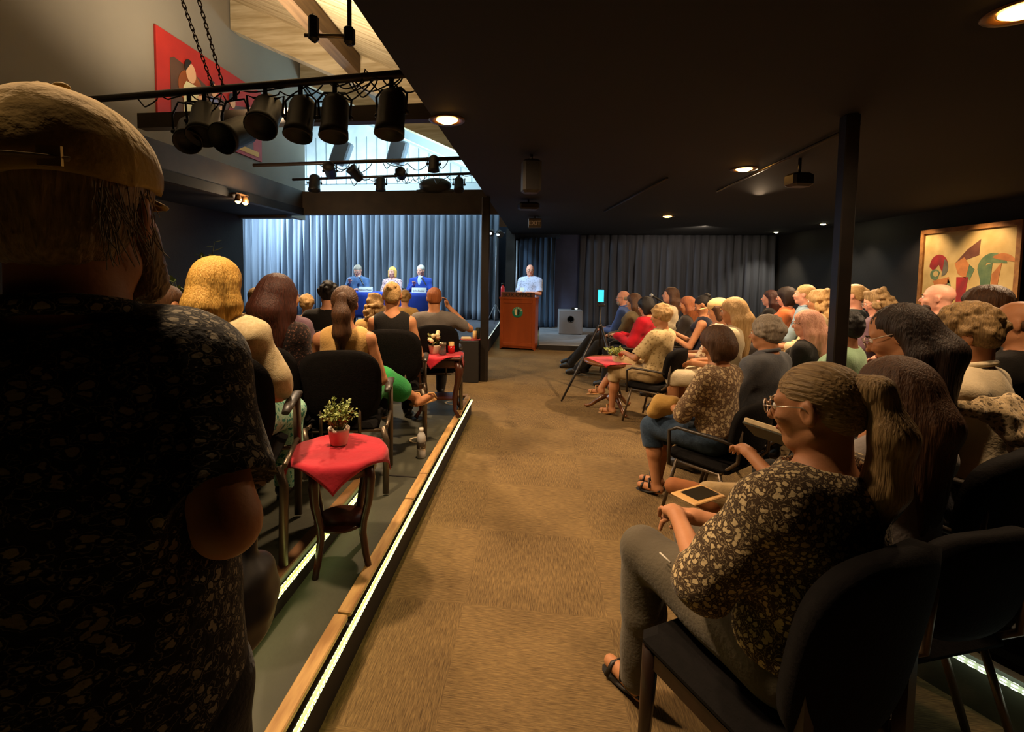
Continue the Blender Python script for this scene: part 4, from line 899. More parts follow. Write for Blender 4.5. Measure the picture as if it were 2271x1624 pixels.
# ---- panel table with blue cloth
tb = thing('panel_table', 'long panel table on the stage hidden under a royal blue cloth', 'table', (-2.98, 9.3, .26))
MB().box((0, 0, .725), (1.7, .55, .03), bev=.01).build('tabletop', mat('folding_table_top', '8a8478'), tb)
for x in (-.75, .75):
    for y in (-.2, .2): MB().tube([(x, y, .71), (x, y, 0)], .014, 8).build('leg', M_chrome, tb)
K_royal = mat('royal_blue_tablecloth', '1840b0', rough=.8, var='1236a0', scale=5, bump=.4, bscale=10)
rows = []
NX = 60
for k in range(10):
    row = []
    for i in range(NX):
        u = i/(NX-1); x = -.89+1.78*u
        if k < 3: p = (x, [.285, .0, -.285][k], .748)
        else:
            t = (k-2)/7; p = (x, -.295-.02*t-.012*t*math.sin(u*48+1), .748-.50*t)
        row.append(p)
    rows.append(row)
cl = MB().grid(rows[::-1], .004).build('tablecloth', K_royal); cl.location = (-2.98, 9.3, .26)
tag(cl, 'royal blue cloth covering the panel table on the stage', 'tablecloth')
def text(name, s, size, m, parent, loc, rot=(PI/2, 0, 0), ext=.002, bold=False):
    c = bpy.data.curves.new(name, 'FONT'); c.body = s; c.size = size; c.align_x = 'CENTER'; c.align_y = 'CENTER'; c.extrude = ext
    if bold: c.offset = size*.02
    tmp = bpy.data.objects.new('t', c); C.objects.link(tmp); bpy.context.view_layer.update()
    me = bpy.data.meshes.new_from_object(tmp.evaluated_get(bpy.context.evaluated_depsgraph_get())); bpy.data.objects.remove(tmp); me.materials.clear(); me.materials.append(m)
    o = link(name, me, None, parent); o.location = loc; o.rotation_euler = rot; return o
M_card = mat('white_name_card', 'e6f4f0', rough=.5); M_ink = mat('dark_blue_card_ink', '243a5c')
for px, s, lab in ((809, 'Richard Mason', 'white name card in front of the man in denim shirt'), (928, 'John Dunbar', 'white name card in front of the man in royal blue jacket')):
    x = at(px, 645, Y=9.06)[0]
    c = thing('name_card', lab, 'name card', (x, 9.10, 1.012), 0, 'name cards on the panel table')
    MB().box((0, 0, .052), (.29, .004, .105), M=Matrix.Rotation(-.15, 3, 'X')).build('card_front', M_card, c)
    MB().box((0, .04, .050), (.29, .004, .105), M=Matrix.Rotation(.35, 3, 'X')).build('card_back', M_card, c)
    text('lettering', s, .042, M_ink, c, (0, -.008, .045), (PI/2-.15, 0, 0), .0008)
# microphones on the table and in hands
M_mic = mat('black_microphone', '14120f', rough=.4); M_grille = mat('silver_microphone_grille', 'c8ccd0', rough=.3, metal=.8)
def mic(loc, d, lab):
    t = thing('microphone', lab, 'microphone', loc); d = Vector(d).normalized(); q = d.to_track_quat('Z', 'Y').to_matrix()
    MB().lathe([(.010, 0), (.012, .02), (.016, .17), (.017, .18)], n=12, M=q).build('handle', M_mic, t)
    MB().ball(d*.205, .026, 12, 8).build('grille', M_grille, t); return t
p = at(795, 617, Y=9.48); mic(tuple(p-np.array([-.11, 0, .14])), (-.5, .25, .75), 'black microphone held by the man in denim shirt')
p = at(934, 620, Y=9.50); mic(tuple(p-np.array([-.11, 0, .12])), (-.5, .25, .7), 'black microphone held by the man in royal blue jacket')
p = at(1475, 672, Y=6.75); mic(tuple(p), (-.6, .3, .35), 'black microphone held by the long haired person by the curtain')
# ---- lectern
M_cherry = mat('orange_cherry_wood', 'a84e1e', rough=.32, var='8c3e14', scale=3, stretch=(2.5, 2.5, .5), spec=.6, thresh=(.3, .8))
M_cherryd = mat('dark_stained_sign_wood', '7a4528', rough=.5, var='693a20', scale=6)
lc = thing('lectern', 'cherry wood box office lectern with a round green emblem', 'lectern', (-.35, 9.02, 0), math.radians(-8))
mb = MB().box((0, 0, .5), (.66, .40, .93), bev=.008); mb.build('cabinet_body', M_cherry, lc)
for x in (-.30, .30): MB().box((x, -.203, .5), (.06, .014, .90), bev=.004).build('stile', M_cherry, lc)
for z, h in ((.90, .07), (.10, .06)): MB().box((0, -.203, z), (.54, .014, h), bev=.004).build('rail', M_cherry, lc)
MB().prism([(-.345, -.215), (.345, -.215), (.345, .21), (-.345, .21)], .035, c=(0, 0, .94)).build('top', M_cherry, lc)
MB().prism([(-.33, 0), (-.27, .035), (.27, .035), (.33, 0), (.33, -.0), (.33, .06), (-.33, .06)], .4, M=Matrix.Rotation(PI/2, 3, 'X'), c=(0, .2, 0)).build('plinth', M_cherry, lc)
sg = MB().box((0, -.19, 1.02), (.63, .025, .105), bev=.004).build('sign_board', M_cherryd, lc)
text('lettering', 'BOX OFFICE', .098, mat('dark_sign_letters', '24110a'), sg, (0, -.206, 1.02), bold=True)
em = MB().lathe([(.001, 0), (.098, 0), (.10, .006), (.096, .010), (.001, .010)], (0, -.198, .70), 32, M=Matrix.Rotation(PI/2, 3, 'X'), cap=False).build('emblem', mat('green_emblem', '1f8468', rough=.4), lc)
fp = [(-.005, .055), (-.03, .06), (-.048, .045), (-.05, .0), (-.042, -.04), (-.02, -.062), (-.003, -.05), (-.006, -.02), (-.014, -.01), (-.004, .01)]
MB().prism(fp, .004, M=Matrix.Rotation(PI/2, 3, 'X'), c=(0, -.207, .70)).build('pale_mask', mat('cream_mask_mark', 'e8d8a8'), em)
fq = [(.003, .055), (.028, .060), (.048, .048), (.036, .03), (.05, .02), (.034, .0), (.046, -.02), (.03, -.03), (.022, -.055), (.003, -.05)]
MB().prism(fq, .004, M=Matrix.Rotation(PI/2, 3, 'X'), c=(0, -.207, .70)).build('dark_mask', mat('black_mask_mark', '0c2018'), em)
for k, ch in enumerate('STUDIO'):
    a = PI*(.83-.66*k/5); o = text('lettering', ch, .032, mat('cream_mask_mark', ''), em, (.082*math.cos(a), -.2095, .70+.082*math.sin(a)), (PI/2, 0, 0), .001, True)
    o.rotation_euler = (Matrix.Rotation(PI/2, 4, 'X') @ Matrix.Rotation(a-PI/2, 4, 'Z')).to_euler()
tag(MB().box((.06, -.02, .994), (.3, .22, .012), rz=.1).build('paper_sheets', mat('white_paper', 'e8e4da')), 'white papers lying on top of the lectern', 'papers').matrix_world = Matrix.Translation((-.35, 9.02, 0)) @ Matrix.Rotation(math.radians(-8), 4, 'Z')
bt = thing('drink_flask', 'red metal drink flask with black lid on the left of the lectern top', 'flask', (-.67, 9.0, .975))
MB().lathe([(.032, 0), (.036, .01), (.036, .17), (.024, .20), (.022, .215)], n=16).build('flask_body', mat('red_flask', 'd02840', rough=.3), bt)
MB().lathe([(.025, .213), (.026, .25), (.02, .256)], n=14).build('lid', mat('black_plastic', '141210', rough=.4), bt)
# ---- loudspeaker box on the floor
sp = thing('subwoofer', 'grey subwoofer box with round port on the floor behind the first row', 'loudspeaker', (.71, 10.85, .086), 0)
MB().box((0, 0, .27), (.52, .45, .53), bev=.015).build('cabinet_body', mat('grey_speaker_cabinet', '6c6d72', rough=.7), sp)
MB().lathe([(.05, -.05), (.055, .0), (.072, .012), (.078, .0)], (-.0, -.225, .34), 22, M=Matrix.Rotation(PI/2, 3, 'X')).build('port', mat('black_plastic', ''), sp)
for x in (-.22, .22):
    for y in (-.18, .18): MB().lathe([(.02, 0), (.018, .012)], (x, y, -.005), 10).build('foot', mat('black_plastic', ''), sp)
hp = thing('headset', 'small dark device with white light resting on the subwoofer', 'device', (.80, 10.78, .625))
MB().box((0, 0, .025), (.16, .1, .05), bev=.02).build('casing', M_mic, hp); MB().box((.03, -.055, .03), (.05, .006, .022)).build('lamp_lens', mat('white_lens', 'ffffff', emit='e8fff8', es=3), hp)
# lighting stand at the right end of the stage curtain
ls = thing('lighting_stand', 'slim grey lighting stand with twin lamps at the right end of the stage curtain', 'light stand', (-.98, 11.0, .255))
M_pole = mat('grey_stand_pole', '7c8086', rough=.35, metal=.6)
MB().tube([(0, 0, .3), (0, 0, 2.1)], .018, 10).build('pole', M_pole, ls)
for k in range(3): a = k*2.1+.5; MB().tube([(0, 0, .45), (.24*math.cos(a), .24*math.sin(a), .012)], .011, 8).build('leg', M_pole, ls)
for k, (x, z) in enumerate(((-.12, 2.13), (.05, 2.10))):
    h = MB().lathe([(.05, 0), (.07, .03), (.075, .16), (.08, .18)], (x, -.02, z), 16, M=Matrix.Rotation(2.0, 3, 'X') @ Matrix.Rotation(.3*k, 3, 'Y')).build('lamp_head', M_mic, ls)
    MB().ball((x, -.17, z-.07), .035, 10, 6).build('lens', mat('cool_lamp_lens', 'ffffff', emit='cfe8ff', es=1.2), h)
MB().tube([(-.2, 0, 2.08), (.2, 0, 2.08)], .014, 8).build('crossbar', M_pole, ls)
ps = tag(MB().tube([(-.53, 11.55, .02), (-.53, 11.55, 2.2)], .025, 10).build('door_pole', M_pole), 'grey vertical pole at the left side of the doorway curtain', 'pole')
# exit sign
ex = thing('exit_sign', 'unlit exit sign hanging from the low ceiling above the host', 'exit sign', tuple(at(1186, 495, Y=8.3)))
MB().box((0, 0, 0), (.225, .05, .165), bev=.01).build('housing', mat('grey_exit_housing', '6a6052', rough=.5), ex)
text('lettering', 'EXIT', .10, mat('pale_exit_letters', 'e0d8c8'), ex, (0, -.027, -.004), bold=True)
zz = CZ-ex.location.z; MB().tube([(0, 0, .08), (0, 0, zz+.005)], .012, 8).build('stem', M_mic, ex)
# ---------------------------------------------------------------- small tables, cloths, plants
M_dwood = mat('dark_reddish_table_wood', '4a2414', rough=.3, var='38190d', scale=5, stretch=(4, 4, .7), spec=.6)
M_mwood = mat('brown_table_wood', '7a4a26', rough=.3, var='5e3418', scale=5, stretch=(4, 4, .7), spec=.6)
K_rcloth = mat('red_table_cloth', 'c4142c', rough=.85, var='b01026', scale=6, bump=.4, bscale=18, sheen=.2)
def table_cloth(cx, cy, z, r, half, rot, label, sq=False, seed=1):
    n = 36; rr = np.random.default_rng(seed).uniform(0, 6, 3); rows = []
    for i in range(n+1):
        row = []
        for k in range(n+1):
            u, v = (-1+2*i/n)*half, (-1+2*k/n)*half
            x, y = u*math.cos(rot)-v*math.sin(rot), u*math.sin(rot)+v*math.cos(rot)
            d = math.hypot(x, y) if not sq else max(abs(x), abs(y)); th = math.atan2(y, x)
            if d > r:
                e = d-r; c = min(e, .02); f = (r+c*.8+e*.10*(1+.5*math.sin(5*th+rr[0])))/d
                row.append((x*f, y*f, .003-max(0, e-.008)*.96+.002*math.sin(9*th)))
            else: row.append((x, y, .004+.0012*math.sin(30*x+rr[1])*math.sin(26*y+rr[2])))
        rows.append(row)
    o = MB().grid(rows, -.003).build('tablecloth', K_rcloth); o.location = (cx, cy, z)
    return tag(o, label, 'tablecloth', 'red cloths on the small tables')
def plant(loc, r, h, pr, ph, label, leafm, potm, n=150, leaf=.016, name='potted_plant', flowers=None, seed=5, spread=1.0):
    t = thing(name, label, 'potted plant', loc); q = np.random.default_rng(seed)
    MB().lathe([(pr*.72, 0), (pr*.78, .004), (pr*.97, ph*.85), (pr, ph), (pr*.9, ph), (pr*.86, ph*.8), (.001, ph*.8)], n=24, cap=False).lathe([(.001, .001), (pr*.72, .001)], n=24, cap=False).build('pot', potm, t)
    st = MB(); lf = MB(); fl = MB()
    for i in range(max(10, n//9)):
        th = q.uniform(0, 2*PI); e = q.uniform(.1, 1)**.6*spread; tip = Vector((math.cos(th)*r*e, math.sin(th)*r*e, ph*.8+h*(1-.45*e*e)*q.uniform(.75, 1.1)))
        b = Vector((math.cos(th)*pr*.25, math.sin(th)*pr*.25, ph*.75)); mid = b.lerp(tip, .5)+Vector((0, 0, h*.10))
        st.tube([b, mid, tip], [.0018, .0015, .001], 5)
        for k in range(9):
            s = .25+.75*k/8; p = b.lerp(mid, s*2) if s < .5 else mid.lerp(tip, s*2-1)
            d = Vector((q.normal(), q.normal(), q.uniform(-.2, .9))).normalized(); sd = d.cross(Vector((q.normal(), q.normal(), q.normal()))).normalized(); L = leaf*q.uniform(.7, 1.3)
            up = d.cross(sd)*L*.12
            lf.add([p, p+d*L*.5+sd*L*.34+up, p+d*L, p+d*L*.5-sd*L*.34+up, p+d*L*.5-up*.6], [(0, 4, 1), (0, 3, 4), (4, 2, 1), (3, 2, 4)])
        if flowers and i % 2 == 0: fl.ball(tip, leaf*.9, 8, 6)
    st.build('stems', mat('green_stem', '5c6a34'), t); tag(lf.build('foliage', leafm, t), kind='stuff')
    if flowers: tag(fl.build('blossom', flowers, t), kind='stuff')
    return t
M_leafy = mat('yellow_green_leaf', 'b4bc70', rough=.5, var='84964c', scale=30); M_leafd = mat('dark_green_leaf', '48602c', rough=.5, var='344a20', scale=20); M_leafp = mat('pale_olive_leaf', 'a8a868', rough=.6, var='80844c', scale=30)
M_marb = mat('pink_white_marbled_pot', 'ecd8c4', rough=.5, var='d8b49c', scale=14, thresh=(.5, .7)); M_wpot = mat('matte_white_pot', 'd8c0a4', rough=.5)
# 1: round occasional table with sabre legs, nearest
ta = thing('side_table', 'round dark wood side table with curved legs and low shelf, nearest the camera', 'table', (-.82, 1.90, .18), .45)
TZ = .66-.18
MB().lathe([(.001, TZ-.03), (.17, TZ-.03), (.185, TZ-.024), (.188, TZ-.008), (.18, TZ), (.001, TZ)], n=40, cap=False).build('tabletop', M_dwood, ta)
MB().lathe([(.001, TZ-.075), (.15, TZ-.075), (.15, TZ-.03), (.001, TZ-.03)], n=32, cap=False).build('apron', M_dwood, ta)
MB().lathe([(.001, .17), (.105, .17), (.112, .178), (.105, .188), (.001, .188)], n=32, cap=False).build('shelf', M_dwood, ta)
for k in range(4):
    a = PI/4+k*PI/2; c_, s_ = math.cos(a), math.sin(a)
    pr_ = [(.150, TZ-.03, .020), (.158, TZ-.09, .021), (.150, .30, .017), (.122, .20, .016), (.118, .15, .0155), (.135, .06, .014), (.152, 0, .013)]
    MB().tube([(r*c_, r*s_, z) for r, z, w in pr_], [w for *_x, w in pr_], 12).build('leg', M_dwood, ta)
table_cloth(-.83, 1.90, .662, .190, .218, math.radians(-27), 'bright red cloth draped over the round side table nearest the camera', seed=2)
p1 = plant((-.85, 1.95, .668), .085, .14, .047, .072, 'bushy yellow green plant in a marbled pot on the nearest red cloth', M_leafy, M_marb, n=420, leaf=.019, seed=3)
# 2: cabriole leg table behind
tb2 = thing('side_table', 'square dark wood side table with carved cabriole legs at the far end of the platform', 'table', (-.84, 4.05, .18), .1)
TZ = .53
MB().box((0, 0, TZ-.012), (.40, .36, .025), bev=.008).build('tabletop', M_dwood, tb2)
MB().box((0, 0, TZ-.06), (.34, .30, .075), bev=.01).build('apron', M_dwood, tb2)
for sx in (-1, 1):
    for sy in (-1, 1):
        x, y = sx*.15, sy*.13
        MB().tube([(x, y, TZ-.03), (x+sx*.030, y+sy*.025, TZ-.10), (x+sx*.02, y+sy*.016, TZ-.2), (x-sx*.01, y-sy*.01, .18), (x-sx*.004, y, .07), (x+sx*.035, y+sy*.03, .012)], [.022, .034, .028, .020, .015, .020], 10).build('leg', M_dwood, tb2)
MB().box((0, 0, .16), (.26, .22, .014)).build('shelf', M_dwood, tb2)
table_cloth(-.84, 4.05, .712, .185, .215, .62, 'red cloth over the square side table at the far end of the platform', sq=True, seed=6)
plant((-.885, 4.03, .717), .09, .13, .052, .075, 'white flowering plant in a pale pot on the far red cloth', M_leafp, M_wpot, n=200, leaf=.022, flowers=mat('cream_blossom', 'e0d0a0', rough=.7), seed=9)
gj = thing('glass_jar', 'small clear glass jar beside the flowering plant', 'jar', (-.80, 3.97, .717))
M_glass = mat('clear_glass', 'f0e8e0', rough=.05, trans=.9)
MB().lathe([(.001, 0), (.030, 0), (.033, .01), (.028, .05), (.026, .09), (.030, .095), (.026, .1), (.023, .09), (.025, .05), (.029, .012), (.001, .006)], n=20, cap=False).build('jar_body', M_glass, gj)
MB().lathe([(.0295, .085), (.031, .092), (.0295, .108), (.001, .109)], n=20, cap=False).build('lid', mat('silver_lid', 'a89c84', metal=.8, rough=.3), gj)
cn = thing('candle_holder', 'red glass candle holder with white candle beside the glass jar', 'candle', (-.745, 4.08, .717))
MB().lathe([(.001, 0), (.026, 0), (.030, .02), (.030, .065), (.027, .065), (.025, .02), (.001, .01)], n=20, cap=False).build('glass_cup', mat('red_glass', 'b81818', rough=.15, spec=.8), cn)
MB().lathe([(.001, .01), (.024, .012), (.024, .098), (.001, .1)], n=18, cap=False).build('candle', mat('ivory_wax', 'dcb878', rough=.6), cn)
# 3: black cube by the post
tag(MB().box((-.875, 6.25, .27), (.25, .42, .54), bev=.006).build('display_cube', mat('black_cube_paint', '1c1712', rough=.6)), 'tall black cube used as a table beside the aisle post', 'cube table')
table_cloth(-.875, 6.25, .541, .125, .15, .5, 'small red cloth on the black cube beside the aisle post', sq=True, seed=4)
tag(MB().box((-.93, 6.18, .560), (.13, .10, .03), rz=.2, bev=.008).build('napkin_stack', mat('cream_paper_napkin', 'd8c090')), 'stack of cream napkins on the black cube', 'napkins')
cn2 = thing('lantern_candle', 'tall cream candle in a dark lantern on the black cube', 'candle', (-.82, 6.2, .546))
MB().lathe([(.001, 0), (.028, 0), (.028, .11), (.001, .112)], n=16, cap=False).build('candle', mat('ivory_wax', ''), cn2)
MB().box((.035, .05, .075), (.06, .05, .15), bev=.008).build('lantern_box', mat('dark_green_metal', '2c3024', rough=.5), cn2)
# 4: pedestal table right of the aisle
pt = thing('pedestal_table', 'low round pedestal table with turned column and claw feet right of the aisle', 'table', (.80, 5.08, 0), .3)
MB().lathe([(.001, .485), (.20, .485), (.29, .495), (.315, .51), (.318, .525), (.30, .532), (.001, .532)], n=44, cap=False).build('tabletop', M_mwood, pt)
MB().lathe([(.06, .10), (.075, .12), (.075, .15), (.04, .17), (.045, .19), (.068, .23), (.058, .27), (.032, .29), (.036, .31), (.040, .44), (.055, .46), (.11, .486)], n=24).build('column', M_mwood, pt)
for k in range(3):
    a = 2.6+k*2.094; c_, s_ = math.cos(a), math.sin(a)
    MB().tube([(r*c_, r*s_, z) for r, z in ((.04, .145), (.10, .135), (.17, .085), (.23, .035), (.275, .018), (.30, .03))], [.026, .026, .021, .018, .017, .010], 10).build('foot', M_mwood, pt)
table_cloth(.80, 5.04, .533, .29, .235, .35, 'square red cloth on the pedestal table right of the aisle', seed=12)
plant((.79, 4.98, .54), .10, .10, .035, .055, 'spiky light green plant in a white cube pot on the pedestal table', M_leafy, M_wpot, n=110, leaf=.04, seed=14, spread=1.1)
# tall foliage plant at far left
bp_ = thing('leafy_plant', 'tall leafy plant behind the golden haired woman at the left', 'potted plant', (-2.60, 3.3, .18))
MB().lathe([(.12, 0), (.16, .28), (.165, .30), (.15, .30), (.14, .26), (.001, .25)], n=24, cap=False).build('pot', mat('terracotta_pot', '7a4a30'), bp_)
st = MB(); lf = MB(); q = np.random.default_rng(21)
for i in range(16):
    th = q.uniform(0, 2*PI); tip = Vector((math.cos(th)*q.uniform(.08, .24), math.sin(th)*q.uniform(.05, .2), q.uniform(1.0, 1.46))); b = Vector((0, 0, .25)); mid = b.lerp(tip, .6)+Vector((0, 0, .1))
    st.tube([b, mid, tip], [.005, .004, .002], 5)
    for k in range(12):
        p = mid.lerp(tip, k/11); d = Vector((q.normal(), q.normal(), q.uniform(-.3, .8))).normalized(); sd = d.cross(Vector((0, 0, 1))).normalized(); L = q.uniform(.05, .085)
        lf.add([p, p+d*L*.5+sd*L*.28, p+d*L, p+d*L*.5-sd*L*.28, p+d*L*.5-Vector((0, 0, .006))], [(0, 4, 1), (0, 3, 4), (4, 2, 1), (3, 2, 4)])
st.build('stems', mat('green_stem', ''), bp_); tag(lf.build('foliage', mat('glossy_mid_green_leaf', '5c7440', rough=.4, var='7c8c54', scale=20), bp_), kind='stuff')
# water bottle
wb = thing('water_bottle', 'clear plastic water bottle standing on the platform edge', 'bottle', (-.757, 3.06, .18))
MB().lathe([(.001, 0), (.028, 0), (.031, .012), (.030, .05), (.027, .058), (.031, .066), (.027, .080), (.031, .09), (.027, .104), (.031, .112), (.030, .14), (.024, .160), (.013, .178), (.012, .19), (.010, .19), (.010, .178), (.021, .158), (.028, .14), (.028, .02), (.001, .006)], n=20, cap=False).build('bottle_body', mat('clear_plastic', 'f4f0e8', rough=.2, trans=.45), wb)
MB().lathe([(.0305, .066), (.0315, .068), (.0315, .112), (.0305, .114)], n=20, cap=False).build('bottle_label', mat('printed_bottle_label', 'b8b0a0', rough=.4, var='40382e', kind='voronoi', scale=60, thresh=(.2, .3)), wb)
MB().lathe([(.0145, .182), (.015, .186), (.015, .202), (.001, .203)], n=16, cap=False).build('bottle_cap', mat('white_plastic', 'd8d0c0', rough=.4), wb)
for (x, y), lab in (((-.86, 3.38), 'white curved mark on the platform floor behind the water bottle'), ((-.80, 4.42), 'white curved mark on the platform floor under the cabriole table')):
    tag(MB().tube([(x+.06*math.cos(a)-.0, y+.03*math.sin(a)*2, .1815) for a in np.linspace(.5, 5.4, 14)], .011, 6, flat=.25).build('floor_marking', mat('white_floor_paint', 'c8b898')), lab, 'floor marking', 'painted marks on the platform')
# tripod with phone
tp = thing('tripod', 'tall thin black tripod standing at the pedestal table', 'tripod', (.74, 5.85, 0))
M_trip = mat('black_tripod', '1a1614', rough=.4)
MB().tube([(0, 0, .55), (0, 0, 1.03)], .011, 8).build('centre_column', M_trip, tp)
for (x, y) in ((-.465, -.545), (.22, -.35), (.2, .45)):
    MB().tube([(x*.06, y*.06, .80), (x*.5, y*.5, .42), (x*.52, y*.52, .39), (x, y, .01)], [.015, .013, .017, .010], 8).build('leg', M_trip, tp)
MB().ball((0, 0, .80), .028, 12, 8).build('leg_hub', M_trip, tp)
MB().box((0, 0, 1.05), (.09, .03, .03), bev=.006).build('phone_clamp', M_trip, tp)
ph = thing('phone', 'mobile phone with bright cyan screen clamped on the tripod', 'phone', (.74, 5.85, 1.075), -.1)
MB().box((0, 0, .085), (.082, .009, .165), bev=.003).build('phone_body', M_mic, ph)
MB().box((0, -.0055, .085), (.068, .001, .145)).build('screen', mat('cyan_phone_screen', '20b8e8', emit='30b8e0', es=.6, var='1884c8', scale=20), ph)
# things held and carried in the right rows
bk = thing('book', 'open pale page block of a book held up behind the ponytail woman', 'book', tuple(at(1704, 958, Y=1.92)), .9)
Mb = Matrix.Rotation(.5, 3, 'Y') @ Matrix.Rotation(.12, 3, 'X')
MB().box((0, 0, 0), (.175, .13, .020), M=Mb, bev=.003).build('pages', mat('cream_book_pages', 'dcc8a0', rough=.8, var='c8b088', scale=40), bk)
MB().box((0, 0, -.013), (.183, .138, .006), M=Mb).build('cover', mat('dark_green_book_cover', '3a3c2c'), bk)
cb = thing('clipboard', 'tan framed tablet resting under the orange suede shoe', 'tablet', tuple(at(1548, 1098, Y=1.86)), .6)
MB().box((0, 0, 0), (.17, .11, .008), bev=.003).build('case', mat('tan_tablet_case', 'c89c60'), cb); MB().box((.01, 0, .006), (.12, .075, .002)).build('dark_panel', M_mic, cb)
def soft(name, label, cat, prims, vox, m, amp=.006, f=60, group=None):
    q = rng.uniform(0, 6, 3)
    o = blob(name, prims, vox, m, None, lambda x, y, z: amp*(np.sin(f*x+q[0])*np.sin(f*.8*y+q[1])+.6*np.sin(f*1.3*z+9*x+q[2]))); return tag(o, label, cat, group)
c_ = at(1470, 900, Y=3.10)
soft('handbag', 'yellow tan cloth bag on the lap of the woman in rolled jeans', 'bag', [ell(c_+np.array([0, 0, 0]), (.09, .08, .055)), cap_(c_+np.array([-.05, 0, -.03]), .05, c_+np.array([.05, -.02, .03]), .04)], .006, cloth('yellow_tan_canvas', 'b8924e', 'a07c40', scale=10), .012, 38)
c_ = at(2205, 925, Y=1.92)
soft('shawl', 'cream patterned shawl draped over a chair back at the right', 'shawl', [cap_(c_+np.array([-.10, -.02, .03]), .035, c_+np.array([.10, .05, .03]), .035, .03), cap_(c_+np.array([.0, .0, .02]), .045, c_+np.array([.12, -.06, -.16]), .04, .03), cap_(c_+np.array([.08, .03, .02]), .04, c_+np.array([.2, -.08, -.22]), .035, .03)], .006, flower('cream_shawl_print', '6c5c44', 'c8b088', 60, th=(.1, .3)), .008, 70)
chair(4, (1.80, 1.72, 0), math.radians(30), 1.0, 'empty looking dark chair carrying the cream shawl', 'audience chairs')
False and chair(4, (1.42, .80, 0), math.radians(24), 1.0, 'dark chair at the lower right corner behind the strip light', 'audience chairs')
c_ = at(2225, 1160, Y=1.05)
False and soft('jacket', 'dark grey jacket bundled on the chair at the lower right', 'jacket', [ell(c_, (.08, .06, .035)), cap_(c_+np.array([-.04, -.03, -.03]), .03, c_+np.array([.06, .04, -.02]), .03)], .008, cloth('dark_grey_fleece', '161412'))
c_ = at(560, 1262, Y=.78)
hb = soft('shoulder_bag', 'black bag hanging by the hand of the capped man', 'bag', [ell(c_+np.array([-.02, 0, -.07]), (.05, .09, .09)), cap_(c_+np.array([-.02, 0, 0]), .03, c_+np.array([-.02, .02, .06]), .014, .02)], .005, mat('black_nylon_bag', '100e0d', rough=.45), .003, 80)
tag(MB().tube([tuple(at(650, 668, Y=1.95)), tuple(at(662, 700, Y=1.95))], .003, 5).build('pendant', M_mic), 'thin dark cord end on the print top', 'cord') if False else None

# ---------------------------------------------------------------- sunglasses on the auburn head
t_, hc_, RH_, J_, s_ = PEOPLE[1]
mb = MB()
for sd in (-1, 1): mb.ball(hc_+RH_ @ Vector((sd*.034, .030, .124)), (.026, .008, .019), 12, 8, M=RH_ @ Matrix.Rotation(-.9, 3, 'X'))
mb.tube([hc_+RH_ @ Vector((-.085, -.03, .08)), hc_+RH_ @ Vector((-.06, .03, .122)), hc_+RH_ @ Vector((.06, .03, .122)), hc_+RH_ @ Vector((.085, -.03, .08))], .003, 6)
mb.build('sunglasses', mat('black_sunglasses', '0c0a09', rough=.15, spec=.8), t_)
# glasses on the head of the man in light blue, already part of the figure
# ---------------------------------------------------------------- pictures
M_frame = mat('worn_ochre_frame', '9c6c34', rough=.6, var='7c5024', scale=12, bump=.3, bscale=30)
pc = thing('painting', 'large framed abstract painting of three bold figures in red and green on the right wall', 'painting', (5.54, 7.05, 1.42))
X_ = Matrix(((0, 0, -1), (-1, 0, 0), (0, 1, 0)))     # local (u right as seen, v up) -> wall plane facing -x
def flat(name, poly, m, parent, h=.003, o=0.0, X=X_):
    return MB().prism(poly, h, M=X, c=tuple(X @ Vector((0, 0, o)))).build(name, m, parent)
PW, PH = .74, .69
flat('canvas', [(-PW, -PH), (PW, -PH), (PW, PH), (-PW, PH)], mat('ochre_cream_canvas', 'c0a468', rough=.7, var='a88c50', scale=4), pc, .02)
for poly in ([(-PW, PH-.06), (PW, PH-.06), (PW, PH), (-PW, PH)], [(-PW, -PH), (PW, -PH), (PW, -PH+.06), (-PW, -PH+.06)], [(-PW, -PH+.06), (-PW+.06, -PH+.06), (-PW+.06, PH-.06), (-PW, PH-.06)], [(PW-.06, -PH+.06), (PW, -PH+.06), (PW, PH-.06), (PW-.06, PH-.06)]):
    flat('frame_side', poly, M_frame, pc, .045)
def curve(c, rx, ry, a0, a1, n=18): return [(c[0]+rx*math.cos(math.radians(a0+(a1-a0)*i/n)), c[1]+ry*math.sin(math.radians(a0+(a1-a0)*i/n))) for i in range(n+1)]
PR, PG, PB, PO, PD = mat('paint_crimson', '98201c', rough=.6, var='78201c', scale=8), mat('paint_sage', '4c6444', rough=.6, var='6c7c50', scale=8), mat('paint_brown', '5c3424', rough=.6, var='6e4430', scale=8), mat('paint_orange', 'b8743c', rough=.6, var='9c6030', scale=8), mat('paint_dark_line', '302018')
def figure(polys):
    for nm, poly, m_, o in polys: flat(nm, poly, m_, pc, .002, .02+o)
